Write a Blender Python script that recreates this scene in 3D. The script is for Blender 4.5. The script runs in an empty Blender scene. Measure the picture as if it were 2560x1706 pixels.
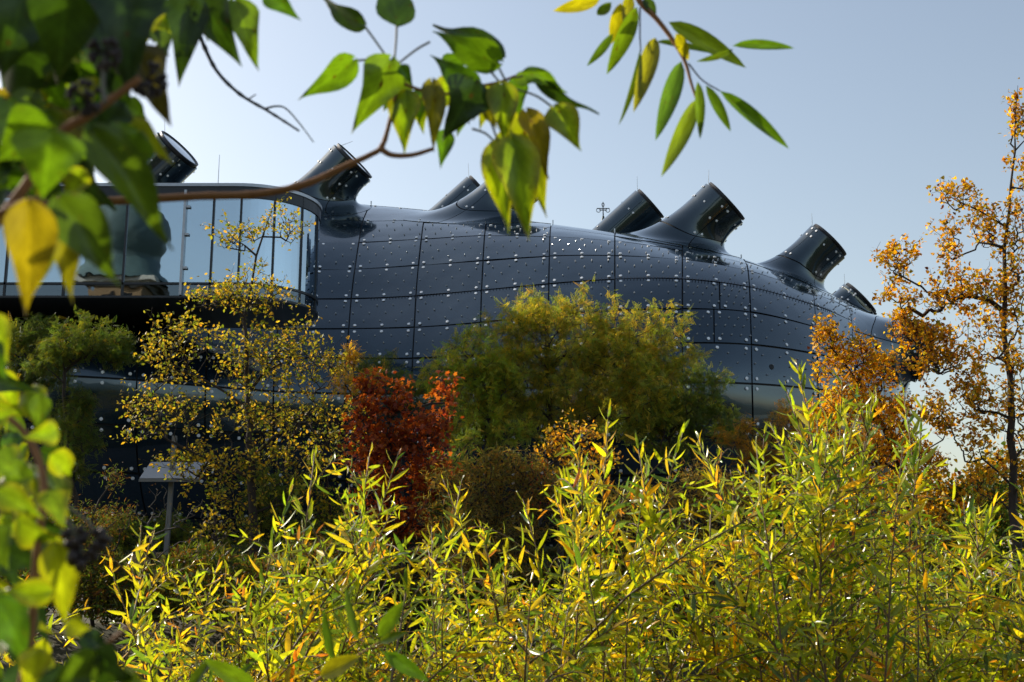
import bpy, math, random
import numpy as np
from mathutils import Vector, Matrix

# ---------------------------------------------------------------- camera, sky, sun, exposure
SC = bpy.context.scene
COL = SC.collection
R = math.radians
PITCH, LENS, CZ = R(11.36), 42.0, 1.7
FPX = LENS / 36.0 * 2560.0
cam_data = bpy.data.cameras.new('camera')
cam_data.lens = LENS
cam_data.sensor_width = 36.0
cam_data.clip_start, cam_data.clip_end = 0.05, 5000.0
cam_data.dof.use_dof = True
cam_data.dof.focus_distance = 13.0
cam_data.dof.aperture_fstop = 7.6
cam = bpy.data.objects.new('camera', cam_data)
cam.location = (0, 0, CZ)
cam.rotation_euler = (R(90) + PITCH, 0, 0)
COL.objects.link(cam)
SC.camera = cam

SUN_AZ, SUN_EL = R(-56), R(31)            # azimuth measured from +Y towards +X
SUN = Vector((math.sin(SUN_AZ) * math.cos(SUN_EL), math.cos(SUN_AZ) * math.cos(SUN_EL), math.sin(SUN_EL)))
world = bpy.data.worlds.new('World')
SC.world = world
world.use_nodes = True
wn = world.node_tree
bg = wn.nodes['Background']
sky = wn.nodes.new('ShaderNodeTexSky')
sky.sky_type = 'NISHITA'
sky.sun_disc = False
sky.sun_elevation = SUN_EL
sky.sun_rotation = SUN_AZ
sky.altitude = 300
sky.air_density = 1.3
sky.dust_density = 2.0
sky.ozone_density = 0.5
hs = wn.nodes.new('ShaderNodeHueSaturation')
hs.inputs['Saturation'].default_value = 0.80
wn.links.new(sky.outputs['Color'], hs.inputs['Color'])
wn.links.new(hs.outputs['Color'], bg.inputs['Color'])
bg.inputs['Strength'].default_value = 0.135
sun_data = bpy.data.lights.new('sun', 'SUN')
sun_data.energy = 4.6
sun_data.angle = R(0.53)
sun_data.color = (1.0, 0.90, 0.76)
sun = bpy.data.objects.new('sun', sun_data)
sun.rotation_euler = SUN.to_track_quat('Z', 'Y').to_euler()
sun.location = SUN * 200
COL.objects.link(sun)
SC.view_settings.view_transform = 'Standard'
SC.view_settings.look = 'None'
SC.view_settings.exposure = 0.25
SC.view_settings.gamma = 1.0
SC.render.engine = 'CYCLES'
SC.cycles.max_bounces = 8
SC.cycles.diffuse_bounces = 2
SC.cycles.glossy_bounces = 3
SC.cycles.transmission_bounces = 4
SC.cycles.transparent_max_bounces = 8
SC.cycles.caustics_reflective = False
SC.cycles.caustics_refractive = False
SC.cycles.use_denoising = True

rng = np.random.default_rng(7)
random.seed(7)

# ---------------------------------------------------------------- helpers
CP, SP = math.cos(PITCH), math.sin(PITCH)

def W(px, py, Y):
    """world point at ground distance Y seen at photo pixel (px, py) of 2560 x 1706"""
    u = (px - 1280.0) / FPX
    v = (853.0 - py) / FPX
    t = Y / (CP - v * SP)
    return np.array((t * u, Y, CZ + t * (SP + v * CP)))

def m_per_px(Y):
    return Y / FPX

def unit(v):
    v = np.asarray(v, float)
    n = np.linalg.norm(v, axis=-1, keepdims=True)
    return v / np.maximum(n, 1e-9)

def tag(o, label=None, cat=None, group=None, kind=None):
    if label: o['label'] = label
    if cat: o['category'] = cat
    if group: o['group'] = group
    if kind: o['kind'] = kind
    return o

def empty(name, loc):
    o = bpy.data.objects.new(name, None)
    o.location = tuple(float(a) for a in loc)
    o.empty_display_size = 0.3
    COL.objects.link(o)
    return o

WLOC = {}
def link(name, me, parent=None, kind=None):
    """mesh in world coordinates -> object, kept in place under its parent"""
    o = bpy.data.objects.new(name, me)
    COL.objects.link(o)
    if parent is not None:
        o.parent = parent
        t = Vector((0, 0, 0))
        p = parent
        while p is not None:
            t += p.location + p.matrix_parent_inverse.translation
            p = p.parent
        o.matrix_parent_inverse = Matrix.Translation(-t)
    if kind: o['kind'] = kind
    return o

def mesh_np(name, V, faces, mat=None, col=None, smooth=False, edge_split=None):
    """faces: list of int arrays (n,k) with constant k each"""
    V = np.asarray(V, np.float32).reshape(-1, 3)
    if not isinstance(faces, (list, tuple)): faces = [faces]
    faces = [np.asarray(f, np.int32) for f in faces if len(f)]
    me = bpy.data.meshes.new(name)
    me.vertices.add(len(V))
    me.vertices.foreach_set('co', V.ravel())
    li = np.concatenate([f.ravel() for f in faces])
    lt = np.concatenate([np.full(len(f), f.shape[1], np.int32) for f in faces])
    ls = np.concatenate([[0], np.cumsum(lt)[:-1]]).astype(np.int32)
    me.loops.add(len(li))
    me.loops.foreach_set('vertex_index', li)
    me.polygons.add(len(lt))
    me.polygons.foreach_set('loop_start', ls)
    me.polygons.foreach_set('loop_total', lt)
    me.polygons.foreach_set('use_smooth', np.full(len(lt), smooth))
    me.update(calc_edges=True)
    if col is not None:
        a = me.color_attributes.new('Col', 'FLOAT_COLOR', 'POINT')
        c4 = np.ones((len(V), 4), np.float32)
        c4[:, :3] = col
        a.data.foreach_set('color', c4.ravel())
    if mat is not None: me.materials.append(mat)
    return me

class MB:
    """collects shapes into one mesh"""
    def __init__(self):
        self.V, self.Q, self.T = [], [], []
        self.n = 0
    def add(self, V, Q=None, T=None):
        V = np.asarray(V, float).reshape(-1, 3)
        if Q is not None: self.Q += [tuple(int(i) + self.n for i in f) for f in Q]
        if T is not None: self.T += [tuple(int(i) + self.n for i in f) for f in T]
        self.V.append(V); self.n += len(V)
    def box(self, c, s, ax=None):
        c = np.asarray(c, float); s = np.asarray(s, float) / 2
        ax = np.eye(3) if ax is None else np.asarray(ax)
        P = np.array([[x, y, z] for x in (-1, 1) for y in (-1, 1) for z in (-1, 1)]) * s
        self.add(c + P @ ax, [(0, 1, 3, 2), (4, 6, 7, 5), (0, 4, 5, 1), (2, 3, 7, 6), (0, 2, 6, 4), (1, 5, 7, 3)])
    def bar(self, a, b, w, d=None, up=(0, 0, 1)):
        a = np.asarray(a, float); b = np.asarray(b, float)
        z = unit(b - a); x = np.cross(up, z)
        if np.linalg.norm(x) < 1e-3: x = np.cross((1, 0, 0), z)
        x = unit(x); y = np.cross(z, x)
        self.box((a + b) / 2, (w, d or w, np.linalg.norm(b - a)), np.array([x, y, z]))
    def tube(self, pts, rad, n=8, cap=True):
        pts = np.asarray(pts, float)
        rad = np.broadcast_to(np.asarray(rad, float), (len(pts),))
        tan = unit(np.gradient(pts, axis=0))
        up = np.array((0.21, 0.33, 0.92))
        V = []
        for p, r, t in zip(pts, rad, tan):
            x = unit(np.cross(up, t)); y = np.cross(t, x)
            a = np.arange(n) * 2 * math.pi / n
            V.append(p + r * (np.cos(a)[:, None] * x + np.sin(a)[:, None] * y))
        Q = [(i * n + k, i * n + (k + 1) % n, (i + 1) * n + (k + 1) % n, (i + 1) * n + k) for i in range(len(pts) - 1) for k in range(n)]
        V = np.concatenate(V)
        T = []
        if cap:
            m = len(V)
            V = np.concatenate([V, [pts[0], pts[-1]]])
            T = [(m, (k + 1) % n, k) for k in range(n)] + [(m + 1, m - n + k, m - n + (k + 1) % n) for k in range(n)]
        self.add(V, Q, T)
    def lathe(self, c, prof, n=24):
        c = np.asarray(c, float)
        a = np.arange(n) * 2 * math.pi / n
        V = np.concatenate([np.stack([r * np.cos(a), r * np.sin(a), np.full(n, z)], 1) for r, z in prof]) + c
        Q = [(i * n + k, i * n + (k + 1) % n, (i + 1) * n + (k + 1) % n, (i + 1) * n + k) for i in range(len(prof) - 1) for k in range(n)]
        self.add(V, Q)
    def build(self, name, mat, parent=None, smooth=False, kind=None):
        me = mesh_np(name, np.concatenate(self.V), [np.array(self.Q) if self.Q else [], np.array(self.T) if self.T else []], mat, smooth=smooth)
        return link(name, me, parent, kind)

# ---------------------------------------------------------------- materials
def new_mat(name):
    m = bpy.data.materials.new(name)
    m.use_nodes = True
    nt = m.node_tree
    return m, nt, nt.nodes['Principled BSDF']

def pmat(name, rgb, rough=0.5, metal=0.0, spec=0.5, noise=0.0, nscale=4.0, bump=0.0, coat=0.0, bscale=None):
    m, nt, b = new_mat(name)
    b.inputs['Base Color'].default_value = (*rgb, 1)
    b.inputs['Roughness'].default_value = rough
    b.inputs['Metallic'].default_value = metal
    b.inputs['Specular IOR Level'].default_value = spec
    b.inputs['Coat Weight'].default_value = coat
    b.inputs['Coat Roughness'].default_value = 0.06
    if noise or bump:
        tc = nt.nodes.new('ShaderNodeTexCoord')
        nz = nt.nodes.new('ShaderNodeTexNoise')
        nz.inputs['Scale'].default_value = nscale
        nz.inputs['Detail'].default_value = 6
        nt.links.new(tc.outputs['Object'], nz.inputs['Vector'])
        if noise:
            mx = nt.nodes.new('ShaderNodeMix'); mx.data_type = 'RGBA'
            mx.inputs[6].default_value = (*[c * (1 - noise) for c in rgb], 1)
            mx.inputs[7].default_value = (*[min(1, c * (1 + noise)) for c in rgb], 1)
            nt.links.new(nz.outputs['Fac'], mx.inputs[0])
            nt.links.new(mx.outputs[2], b.inputs['Base Color'])
        if bump:
            bp = nt.nodes.new('ShaderNodeBump')
            bp.inputs['Strength'].default_value = bump
            n2 = nz
            if bscale:
                n2 = nt.nodes.new('ShaderNodeTexNoise'); n2.inputs['Scale'].default_value = bscale
                nt.links.new(tc.outputs['Object'], n2.inputs['Vector'])
            nt.links.new(n2.outputs['Fac'], bp.inputs['Height'])
            nt.links.new(bp.outputs['Normal'], b.inputs['Normal'])
    return m

def skin_mat(name, rgb, rough=0.2):
    """dark blue acrylic: small tint shift from panel to panel, dust film, slightly wavy gloss"""
    m, nt, b = new_mat(name)
    N, L = nt.nodes.new, nt.links.new
    tc, oi = N('ShaderNodeTexCoord'), N('ShaderNodeObjectInfo')
    nz = N('ShaderNodeTexNoise'); nz.inputs['Scale'].default_value = 0.9; nz.inputs['Detail'].default_value = 8
    L(tc.outputs['Object'], nz.inputs['Vector'])
    mp = N('ShaderNodeMapping'); mp.inputs['Scale'].default_value = (5, 5, 0.5)
    L(tc.outputs['Object'], mp.inputs['Vector'])
    st = N('ShaderNodeTexNoise'); st.inputs['Scale'].default_value = 1.0; st.inputs['Detail'].default_value = 5
    L(mp.outputs['Vector'], st.inputs['Vector'])
    mul = N('ShaderNodeMath'); mul.operation = 'MULTIPLY_ADD'
    mul.inputs[1].default_value = 0.55; mul.inputs[2].default_value = 0.72
    L(oi.outputs['Random'], mul.inputs[0])
    add = N('ShaderNodeMath'); add.operation = 'MULTIPLY_ADD'; add.inputs[1].default_value = 0.5
    L(st.outputs['Fac'], add.inputs[0]); L(nz.outputs['Fac'], add.inputs[2])
    mr = N('ShaderNodeMapRange'); mr.inputs[1].default_value = 0.45; mr.inputs[2].default_value = 1.05
    mr.inputs[3].default_value = 0.75; mr.inputs[4].default_value = 1.35
    L(add.outputs[0], mr.inputs[0])
    m2 = N('ShaderNodeMath'); m2.operation = 'MULTIPLY'
    L(mul.outputs[0], m2.inputs[0]); L(mr.outputs[0], m2.inputs[1])
    sc = N('ShaderNodeVectorMath'); sc.operation = 'SCALE'; sc.inputs[0].default_value = rgb
    L(m2.outputs[0], sc.inputs['Scale'])
    L(sc.outputs[0], b.inputs['Base Color'])
    rr = N('ShaderNodeMapRange'); rr.inputs[1].default_value = 0.3; rr.inputs[2].default_value = 0.7
    rr.inputs[3].default_value = rough * 0.4; rr.inputs[4].default_value = rough * 2.0
    mh = N('ShaderNodeMapping'); mh.inputs['Scale'].default_value = (0.22, 0.6, 1.6)
    L(tc.outputs['Object'], mh.inputs['Vector'])
    sh = N('ShaderNodeTexNoise'); sh.inputs['Scale'].default_value = 1.0; sh.inputs['Detail'].default_value = 7
    L(mh.outputs['Vector'], sh.inputs['Vector']); L(sh.outputs['Fac'], rr.inputs[0]); L(rr.outputs[0], b.inputs['Roughness'])
    b.inputs['IOR'].default_value = 1.5
    b.inputs['Specular IOR Level'].default_value = 0.75
    b.inputs['Coat Weight'].default_value = 0.85
    b.inputs['Coat Roughness'].default_value = 0.03
    b.inputs['Specular Tint'].default_value = (0.7, 0.9, 1.0, 1)
    b.inputs['Coat Tint'].default_value = (0.85, 0.95, 1.0, 1)
    wv = N('ShaderNodeTexNoise'); wv.inputs['Scale'].default_value = 0.55; wv.inputs['Detail'].default_value = 1
    L(tc.outputs['Object'], wv.inputs['Vector'])
    bp = N('ShaderNodeBump'); bp.inputs['Strength'].default_value = 0.07; bp.inputs['Distance'].default_value = 0.4
    L(wv.outputs['Fac'], bp.inputs['Height'])
    L(bp.outputs['Normal'], b.inputs['Normal']); L(bp.outputs['Normal'], b.inputs['Coat Normal'])
    return m

def glass_mat(name, refl=0.4, tint=(0.75, 0.9, 1.0), trans=(0.35, 0.5, 0.55), wave=0.02):
    """coated window glass: mirror share plus tinted see-through share"""
    m = bpy.data.materials.new(name); m.use_nodes = True
    nt = m.node_tree; nt.nodes.clear()
    N, L = nt.nodes.new, nt.links.new
    out = N('ShaderNodeOutputMaterial')
    g = N('ShaderNodeBsdfGlossy'); g.inputs['Color'].default_value = (*tint, 1); g.inputs['Roughness'].default_value = 0.015
    t = N('ShaderNodeBsdfTransparent'); t.inputs['Color'].default_value = (*trans, 1)
    fr = N('ShaderNodeLayerWeight'); fr.inputs['Blend'].default_value = 0.25
    mr = N('ShaderNodeMapRange'); mr.inputs[3].default_value = refl; mr.inputs[4].default_value = 1.0
    L(fr.outputs['Fresnel'], mr.inputs[0])
    tc = N('ShaderNodeTexCoord'); nz = N('ShaderNodeTexNoise'); nz.inputs['Scale'].default_value = 0.5
    L(tc.outputs['Object'], nz.inputs['Vector'])
    bp = N('ShaderNodeBump'); bp.inputs['Strength'].default_value = wave; bp.inputs['Distance'].default_value = 0.3
    L(nz.outputs['Fac'], bp.inputs['Height']); L(bp.outputs['Normal'], g.inputs['Normal'])
    mx = N('ShaderNodeMixShader')
    L(mr.outputs[0], mx.inputs[0]); L(t.outputs[0], mx.inputs[1]); L(g.outputs[0], mx.inputs[2])
    L(mx.outputs[0], out.inputs['Surface'])
    return m

def leaf_mat(name, trans=0.5, tmul=(1.5, 1.4, 0.6), rough=0.4, spec=0.5, nscale=60, veins=0.0, spots=False):
    """leaf with its own colour from the mesh; light shines through; near leaves carry veins and blemishes"""
    m, nt, b = new_mat(name)
    N, L = nt.nodes.new, nt.links.new
    def math_(op, x, y=None, z=None):
        n = N('ShaderNodeMath'); n.operation = op
        for k, v in enumerate((x, y, z)):
            if v is None: continue
            if isinstance(v, (int, float)): n.inputs[k].default_value = v
            else: L(v, n.inputs[k])
        return n.outputs[0]
    at = N('ShaderNodeAttribute'); at.attribute_name = 'Col'
    tc = N('ShaderNodeTexCoord'); nz = N('ShaderNodeTexNoise'); nz.inputs['Scale'].default_value = nscale; nz.inputs['Detail'].default_value = 4
    L(tc.outputs['Object'], nz.inputs['Vector'])
    mr = N('ShaderNodeMapRange'); mr.inputs[1].default_value = .3; mr.inputs[2].default_value = .7; mr.inputs[3].default_value = 0.65; mr.inputs[4].default_value = 1.35
    L(nz.outputs['Fac'], mr.inputs[0])
    k = mr.outputs[0]
    if veins:
        sx = N('ShaderNodeSeparateXYZ'); L(tc.outputs['Object'], sx.inputs[0])
        ay = math_('ABSOLUTE', sx.outputs[1])
        rib = math_('LESS_THAN', ay, .016)
        lat = math_('PINGPONG', math_('MULTIPLY', math_('MULTIPLY_ADD', ay, -.75, sx.outputs[0]), 7.0), .5)
        lat = math_('MULTIPLY', math_('LESS_THAN', lat, .06), .7)
        fine = N('ShaderNodeTexVoronoi'); fine.feature = 'DISTANCE_TO_EDGE'; fine.inputs['Scale'].default_value = 16
        L(tc.outputs['Object'], fine.inputs['Vector'])
        fv = math_('MULTIPLY', math_('LESS_THAN', fine.outputs['Distance'], .05), .25)
        k = math_('MULTIPLY', k, math_('MULTIPLY_ADD', math_('MAXIMUM', math_('MAXIMUM', rib, lat), fv), veins, 1.0))
    sc = N('ShaderNodeVectorMath'); sc.operation = 'SCALE'
    L(at.outputs['Color'], sc.inputs[0]); L(k, sc.inputs['Scale'])
    colour = sc.outputs[0]
    if spots:
        n2 = N('ShaderNodeTexNoise'); n2.inputs['Scale'].default_value = 9; n2.inputs['Detail'].default_value = 3
        oi = N('ShaderNodeObjectInfo')
        ad = N('ShaderNodeVectorMath'); ad.operation = 'ADD'
        L(tc.outputs['Object'], ad.inputs[0]); L(oi.outputs['Location'], ad.inputs[1]); L(ad.outputs[0], n2.inputs['Vector'])
        mrs = N('ShaderNodeMapRange'); mrs.inputs[1].default_value = .66; mrs.inputs[2].default_value = .74
        L(n2.outputs['Fac'], mrs.inputs[0])
        mx0 = N('ShaderNodeMix'); mx0.data_type = 'RGBA'; mx0.inputs[7].default_value = (.07, .035, .012, 1)
        L(mrs.outputs[0], mx0.inputs[0]); L(colour, mx0.inputs[6]); colour = mx0.outputs[2]
    L(colour, b.inputs['Base Color'])
    b.inputs['Roughness'].default_value = rough
    b.inputs['Specular IOR Level'].default_value = spec
    tr = N('ShaderNodeBsdfTranslucent')
    vm = N('ShaderNodeVectorMath'); vm.operation = 'MULTIPLY'; vm.inputs[1].default_value = tmul
    L(colour, vm.inputs[0]); L(vm.outputs[0], tr.inputs['Color'])
    mx = N('ShaderNodeMixShader'); mx.inputs[0].default_value = trans
    L(b.outputs[0], mx.inputs[1]); L(tr.outputs[0], mx.inputs[2])
    L(mx.outputs[0], nt.nodes['Material Output'].inputs['Surface'])
    return m

M = {}
M['skin'] = skin_mat('blue_acrylic', (0.004, 0.011, 0.020), 0.15)
M['nozzle_skin'] = skin_mat('nozzle_acrylic', (0.008, 0.013, 0.017), 0.12)
M['shell'] = pmat('dark_substructure', (0.006, 0.007, 0.009), 0.7)
M['disc'] = pmat('steel_disc', (0.9, 0.92, 0.94), 0.4, 0.0)
M['stud'] = pmat('clear_stud', (0.34, 0.38, 0.43), 0.15, 0.0, coat=1.0)
M['black_metal'] = pmat('black_metal', (0.012, 0.013, 0.015), 0.4, noise=0.3)
M['steel'] = pmat('galvanised_steel', (0.45, 0.47, 0.5), 0.35, 0.7, noise=0.2)
M['rod'] = pmat('aluminium_rod', (0.6, 0.62, 0.64), 0.4, 0.5)
M['rim'] = pmat('pale_rim', (0.55, 0.55, 0.42), 0.6, noise=0.2)
M['dark_frame'] = pmat('dark_frame', (0.03, 0.034, 0.04), 0.35, 0.3, noise=0.2)
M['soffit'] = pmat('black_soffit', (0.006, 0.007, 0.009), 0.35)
M['glass'] = glass_mat('gallery_glass', 0.6)
M['band_glass'] = glass_mat('spandrel_glass', 0.16, trans=(0.12, 0.14, 0.16))
M['sky_glass'] = pmat('skylight_glass', (0.5, 0.58, 0.66), 0.08, coat=1.0)
M['floor_glass'] = glass_mat('ground_floor_glass', 0.12, trans=(0.3, 0.36, 0.36))
M['interior'] = pmat('interior_wall', (0.42, 0.46, 0.48), 0.8, noise=0.15, nscale=0.6)
M['concrete'] = pmat('concrete', (0.3, 0.29, 0.27), 0.85, noise=0.25)
M['copper'] = pmat('weathered_copper', (0.045, 0.075, 0.07), 0.6, noise=0.5, nscale=0.7)
M['stucco'] = pmat('ochre_stucco', (0.55, 0.36, 0.2), 0.9, noise=0.15)
M['stone'] = pmat('grey_stone', (0.3, 0.28, 0.25), 0.9, noise=0.2)
M['dark_pane'] = pmat('dark_pane', (0.01, 0.012, 0.014), 0.1)
M['bark'] = pmat('bark', (0.05, 0.037, 0.028), 0.9, noise=0.5, nscale=9, bump=0.6)
M['bark_pale'] = pmat('bark_grey', (0.10, 0.085, 0.07), 0.9, noise=0.5, nscale=9, bump=0.6)
M['twig'] = pmat('willow_twig', (0.17, 0.105, 0.05), 0.6, noise=0.4, nscale=30)
M['ivy_stem'] = pmat('ivy_stem', (0.32, 0.14, 0.05), 0.7, noise=0.35, nscale=90, bump=0.5)
M['petiole'] = pmat('petiole', (0.16, 0.15, 0.11), 0.55, noise=0.2, nscale=90)
M['dark_twig'] = pmat('dead_twig', (0.05, 0.05, 0.05), 0.8, noise=0.3, nscale=90)
M['berry'] = pmat('ivy_berry', (0.035, 0.02, 0.016), 0.5, noise=0.4, nscale=200)
M['lamp_metal'] = pmat('grey_lamp_metal', (0.22, 0.22, 0.22), 0.5, 0.3, noise=0.15)
M['lamp_white'] = pmat('white_reflector', (0.36, 0.37, 0.39), 0.5, noise=0.06)
M['leaf'] = leaf_mat('tree_leaf', 0.55, (1.6, 1.4, 0.5), 0.5, 0.3, 1.2)
M['willow_leaf'] = leaf_mat('willow_leaf', 0.58, (1.85, 1.65, 0.4), 0.24, 0.8, 40)
M['ivy_dark'] = leaf_mat('ivy_leaf_thick', 0.25, (1.7, 2.0, 0.3), 0.35, 0.4, 3, .45, True)
M['ivy_leaf'] = leaf_mat('ivy_leaf', 0.5, (2.1, 2.15, 0.35), 0.28, 0.5, 3, .35, True)

def ground_mat(name, c1, c2, scale):
    m, nt, b = new_mat(name)
    N, L = nt.nodes.new, nt.links.new
    tc = N('ShaderNodeTexCoord')
    nz = N('ShaderNodeTexNoise'); nz.inputs['Scale'].default_value = scale; nz.inputs['Detail'].default_value = 10
    L(tc.outputs['Object'], nz.inputs['Vector'])
    cr = N('ShaderNodeValToRGB')
    cr.color_ramp.elements[0].position = 0.35; cr.color_ramp.elements[1].position = 0.65
    cr.color_ramp.elements[0].color = (*c1, 1); cr.color_ramp.elements[1].color = (*c2, 1)
    L(nz.outputs['Fac'], cr.inputs['Fac']); L(cr.outputs['Color'], b.inputs['Base Color'])
    b.inputs['Roughness'].default_value = 0.95
    bp = N('ShaderNodeBump'); bp.inputs['Strength'].default_value = 0.5
    L(nz.outputs['Fac'], bp.inputs['Height']); L(bp.outputs['Normal'], b.inputs['Normal'])
    return m
M['ground'] = ground_mat('grassy_soil', (0.03, 0.035, 0.014), (0.07, 0.06, 0.03), 1.3)
M['paving'] = ground_mat('paving', (0.16, 0.155, 0.15), (0.22, 0.21, 0.2), 3)
m, nt, b = new_mat('river_water')
b.inputs['Base Color'].default_value = (0.012, 0.022, 0.018, 1); b.inputs['Roughness'].default_value = 0.06
nz = nt.nodes.new('ShaderNodeTexNoise'); nz.inputs['Scale'].default_value = 1.6; nz.inputs['Detail'].default_value = 4
tcn = nt.nodes.new('ShaderNodeTexCoord'); nt.links.new(tcn.outputs['Object'], nz.inputs['Vector'])
bpn = nt.nodes.new('ShaderNodeBump'); bpn.inputs['Strength'].default_value = 0.35
nt.links.new(nz.outputs['Fac'], bpn.inputs['Height']); nt.links.new(bpn.outputs['Normal'], b.inputs['Normal'])
M['water'] = m

# ================================================================ SETTING: banks, river, street
def sheet(name, xs, prof, mat):
    V = np.array([(x, y, z) for (y, z) in prof for x in xs])
    n = len(xs)
    F = np.array([(j * n + i, j * n + i + 1, (j + 1) * n + i + 1, (j + 1) * n + i) for j in range(len(prof) - 1) for i in range(n - 1)])
    return tag(link(name, mesh_np(name, V, F, mat, smooth=False)), kind='structure')

xs = [-900, -300, -120, -60, -30, 0, 30, 60, 120, 300, 900]
sheet('ground', xs, [(-900, 0), (-30, 0), (1.5, 0), (4, -0.5), (8, -1.6), (12, -3.4), (14, -3.8), (33, -3.8), (34.5, -3.2), (38, -0.8), (41, 0.3), (46, 0.4), (200, 0.4), (2500, 0.4)], M['ground'])
sheet('river_water', xs, [(11, -2.9), (36, -2.9)], M['water'])
sheet('pavement', xs, [(56.0, 0.404), (112.0, 0.404)], M['paving'])

# ================================================================ THE MUSEUM
museum = empty('museum', (0, 76, 0.4))
tag(museum, 'dark blue bulbous museum with acrylic skin and tilted roof nozzles', 'museum')

# seam and joint nodes of the skin: for each seam its photo column and the heights of joints 0..7
OFF = np.array([49, 29, 19, 9, 0, -6, -12, -16.0])
#        x4    k     depth  rows 0..7
COLS = [(-160, 1.0, -3.6, (500, 541, 588, 648, 716, 788, 857, 932)),
        (15, 1.0, -3.2, (498, 540, 588, 648, 717, 789, 858, 934)),
        (186, 1.0, -2.4, (497, 540, 589, 650, 721, 794, 864, 941)),
        (358, 1.0, -1.0, (498, 541, 593, 655, 727, 801, 872, 951)),
        (530, 1.0, 1.0, (500, 544, 599, 664, 736, 812, 884, 966)),
        (700, 1.0, 3.0, (505, 548, 605, 672, 746, 822, 894, 979)),
        (878, 1.0, 4.4, (514, 553, 606, 673, 747, 822, 896, 985)),
        (1040, .70, 3.9, (528, 552, 598, 664, 740, 818, 896, 985)),
        (1204, .40, 2.6, (544, 561, 590, 652, 726, 806, 888, 978)),
        (1372, .15, 1.2, (561, 570, 592, 641, 710, 789, 877, 968)),
        (1537, .0, 0.2, (583, 590, 603, 639, 698, 777, 866, 961)),
        (1706, .0, 0.0, (612, 618, 628, 649, 698, 772, 858, 956)),
        (1874, -.4, 1.3, (648, 653, 660, 677, 718, 780, 862, 960)),
        (2037, -.5, 4.5, (709, 713, 719, 732, 764, 818, 886, 974)),
        (2128, -.6, 8.5, (748, 752, 758, 771, 803, 852, 914, 992)),
        (2202, -.6, 12.0, (787, 791, 798, 812, 843, 888, 944, 1014)),
        (2252, -.5, 16.5, (818, 822, 829, 845, 874, 915, 966, 1030)),
        (2272, -.3, 28.0, (850, 854, 861, 878, 905, 944, 992, 1052))]
YROW = np.array([79.5, 77.0, 74.8, 72.2, 69.9, 67.9, 66.6, 66.0])
NC = len(COLS)
G = np.zeros((18, NC, 3))
for j, (x4, k, dy, ys) in enumerate(COLS):
    hi = np.clip((1537 - x4) / 660.0, 0, 1)          # the roof sits deeper on the tall southern half
    for i in range(8):
        y = YROW[i] + dy + hi * (3.4, 1.1, -.3, -.3, 0, 0, 0, 0)[i]
        G[5 + i, j] = W(x4 + k * OFF[i], ys[i], y)
    X7, Y7 = G[12, j, 0], G[12, j, 1]
    z7 = G[12, j, 2]
    for i, (yy, zf) in enumerate(((66.3, .80), (67.4, .60), (69.4, .42), (73, .30), (78, .25))):
        G[13 + i, j] = (X7, yy + dy, z7 * zf)
    p0 = G[5, j]
    for i, (a, c) in enumerate(((4, .75), (9, .4), (15, -2.4), (20, -7.5), (22.5, -15))):
        G[4 - i, j] = p0 + (0, a, c)

def catmull(P, t):
    t = t[..., None]
    return 0.5 * ((2 * P[1]) + (-P[0] + P[2]) * t + (2 * P[0] - 5 * P[1] + 4 * P[2] - P[3]) * t ** 2 + (-P[0] + 3 * P[1] - 3 * P[2] + P[3]) * t ** 3)

GP = np.concatenate([2 * G[:1] - G[1:2], G, 2 * G[-1:] - G[-2:-1]], 0)
GP = np.concatenate([2 * GP[:, :1] - GP[:, 1:2], GP, 2 * GP[:, -1:] - GP[:, -2:-1]], 1)
def S(c, r):
    """point of the skin at seam number c and joint number r (r = -5 .. 12)"""
    c = np.asarray(c, float); r = np.asarray(r, float) + 5
    ci = np.clip(np.floor(c).astype(int), 0, NC - 2); ri = np.clip(np.floor(r).astype(int), 0, 16)
    tc, tr = c - ci, r - ri
    rows = [catmull([GP[ri + a, ci + b] for b in range(4)], tc) for a in range(4)]
    return catmull(rows, tr)
def SN(c, r):
    e = 0.02
    dc = S(np.add(c, e), r) - S(np.subtract(c, e), r)
    dr = S(c, np.add(r, e)) - S(c, np.subtract(r, e))
    return unit(np.cross(dr, dc))

def quads(nu, nv):
    i, j = np.meshgrid(np.arange(nu - 1), np.arange(nv - 1), indexing='ij')
    a = (i * nv + j).ravel()
    return np.stack([a, a + 1, a + nv + 1, a + nv], 1)

# backing shell behind the joints
cc, rr_ = np.meshgrid(np.linspace(0, NC - 1, NC * 5), np.linspace(-5, 12, 90), indexing='ij')
V = S(cc, rr_) - 0.10 * SN(cc, rr_)
link('backing_shell', mesh_np('backing_shell', V, quads(*cc.shape), M['shell'], smooth=True), museum)

def panel_mesh(name, P, Nn, mat, thick=0.05):
    """P (nu,nv,3) face grid; adds a turned-in edge all round"""
    nu, nv = P.shape[:2]
    V = P.reshape(-1, 3); n0 = len(V)
    ring = [i * nv for i in range(nu)] + [(nu - 1) * nv + j for j in range(1, nv)] + [i * nv + nv - 1 for i in range(nu - 2, -1, -1)] + [j for j in range(nv - 2, 0, -1)]
    edge = V[ring]; inner = edge - thick * Nn.reshape(-1, 3)[ring]
    m = len(ring)
    V2 = np.concatenate([V, edge, inner])
    side = np.array([(n0 + k, n0 + (k + 1) % m, n0 + m + (k + 1) % m, n0 + m + k) for k in range(m)])
    return mesh_np(name, V2, [quads(nu, nv), side], mat, smooth=True)

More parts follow.
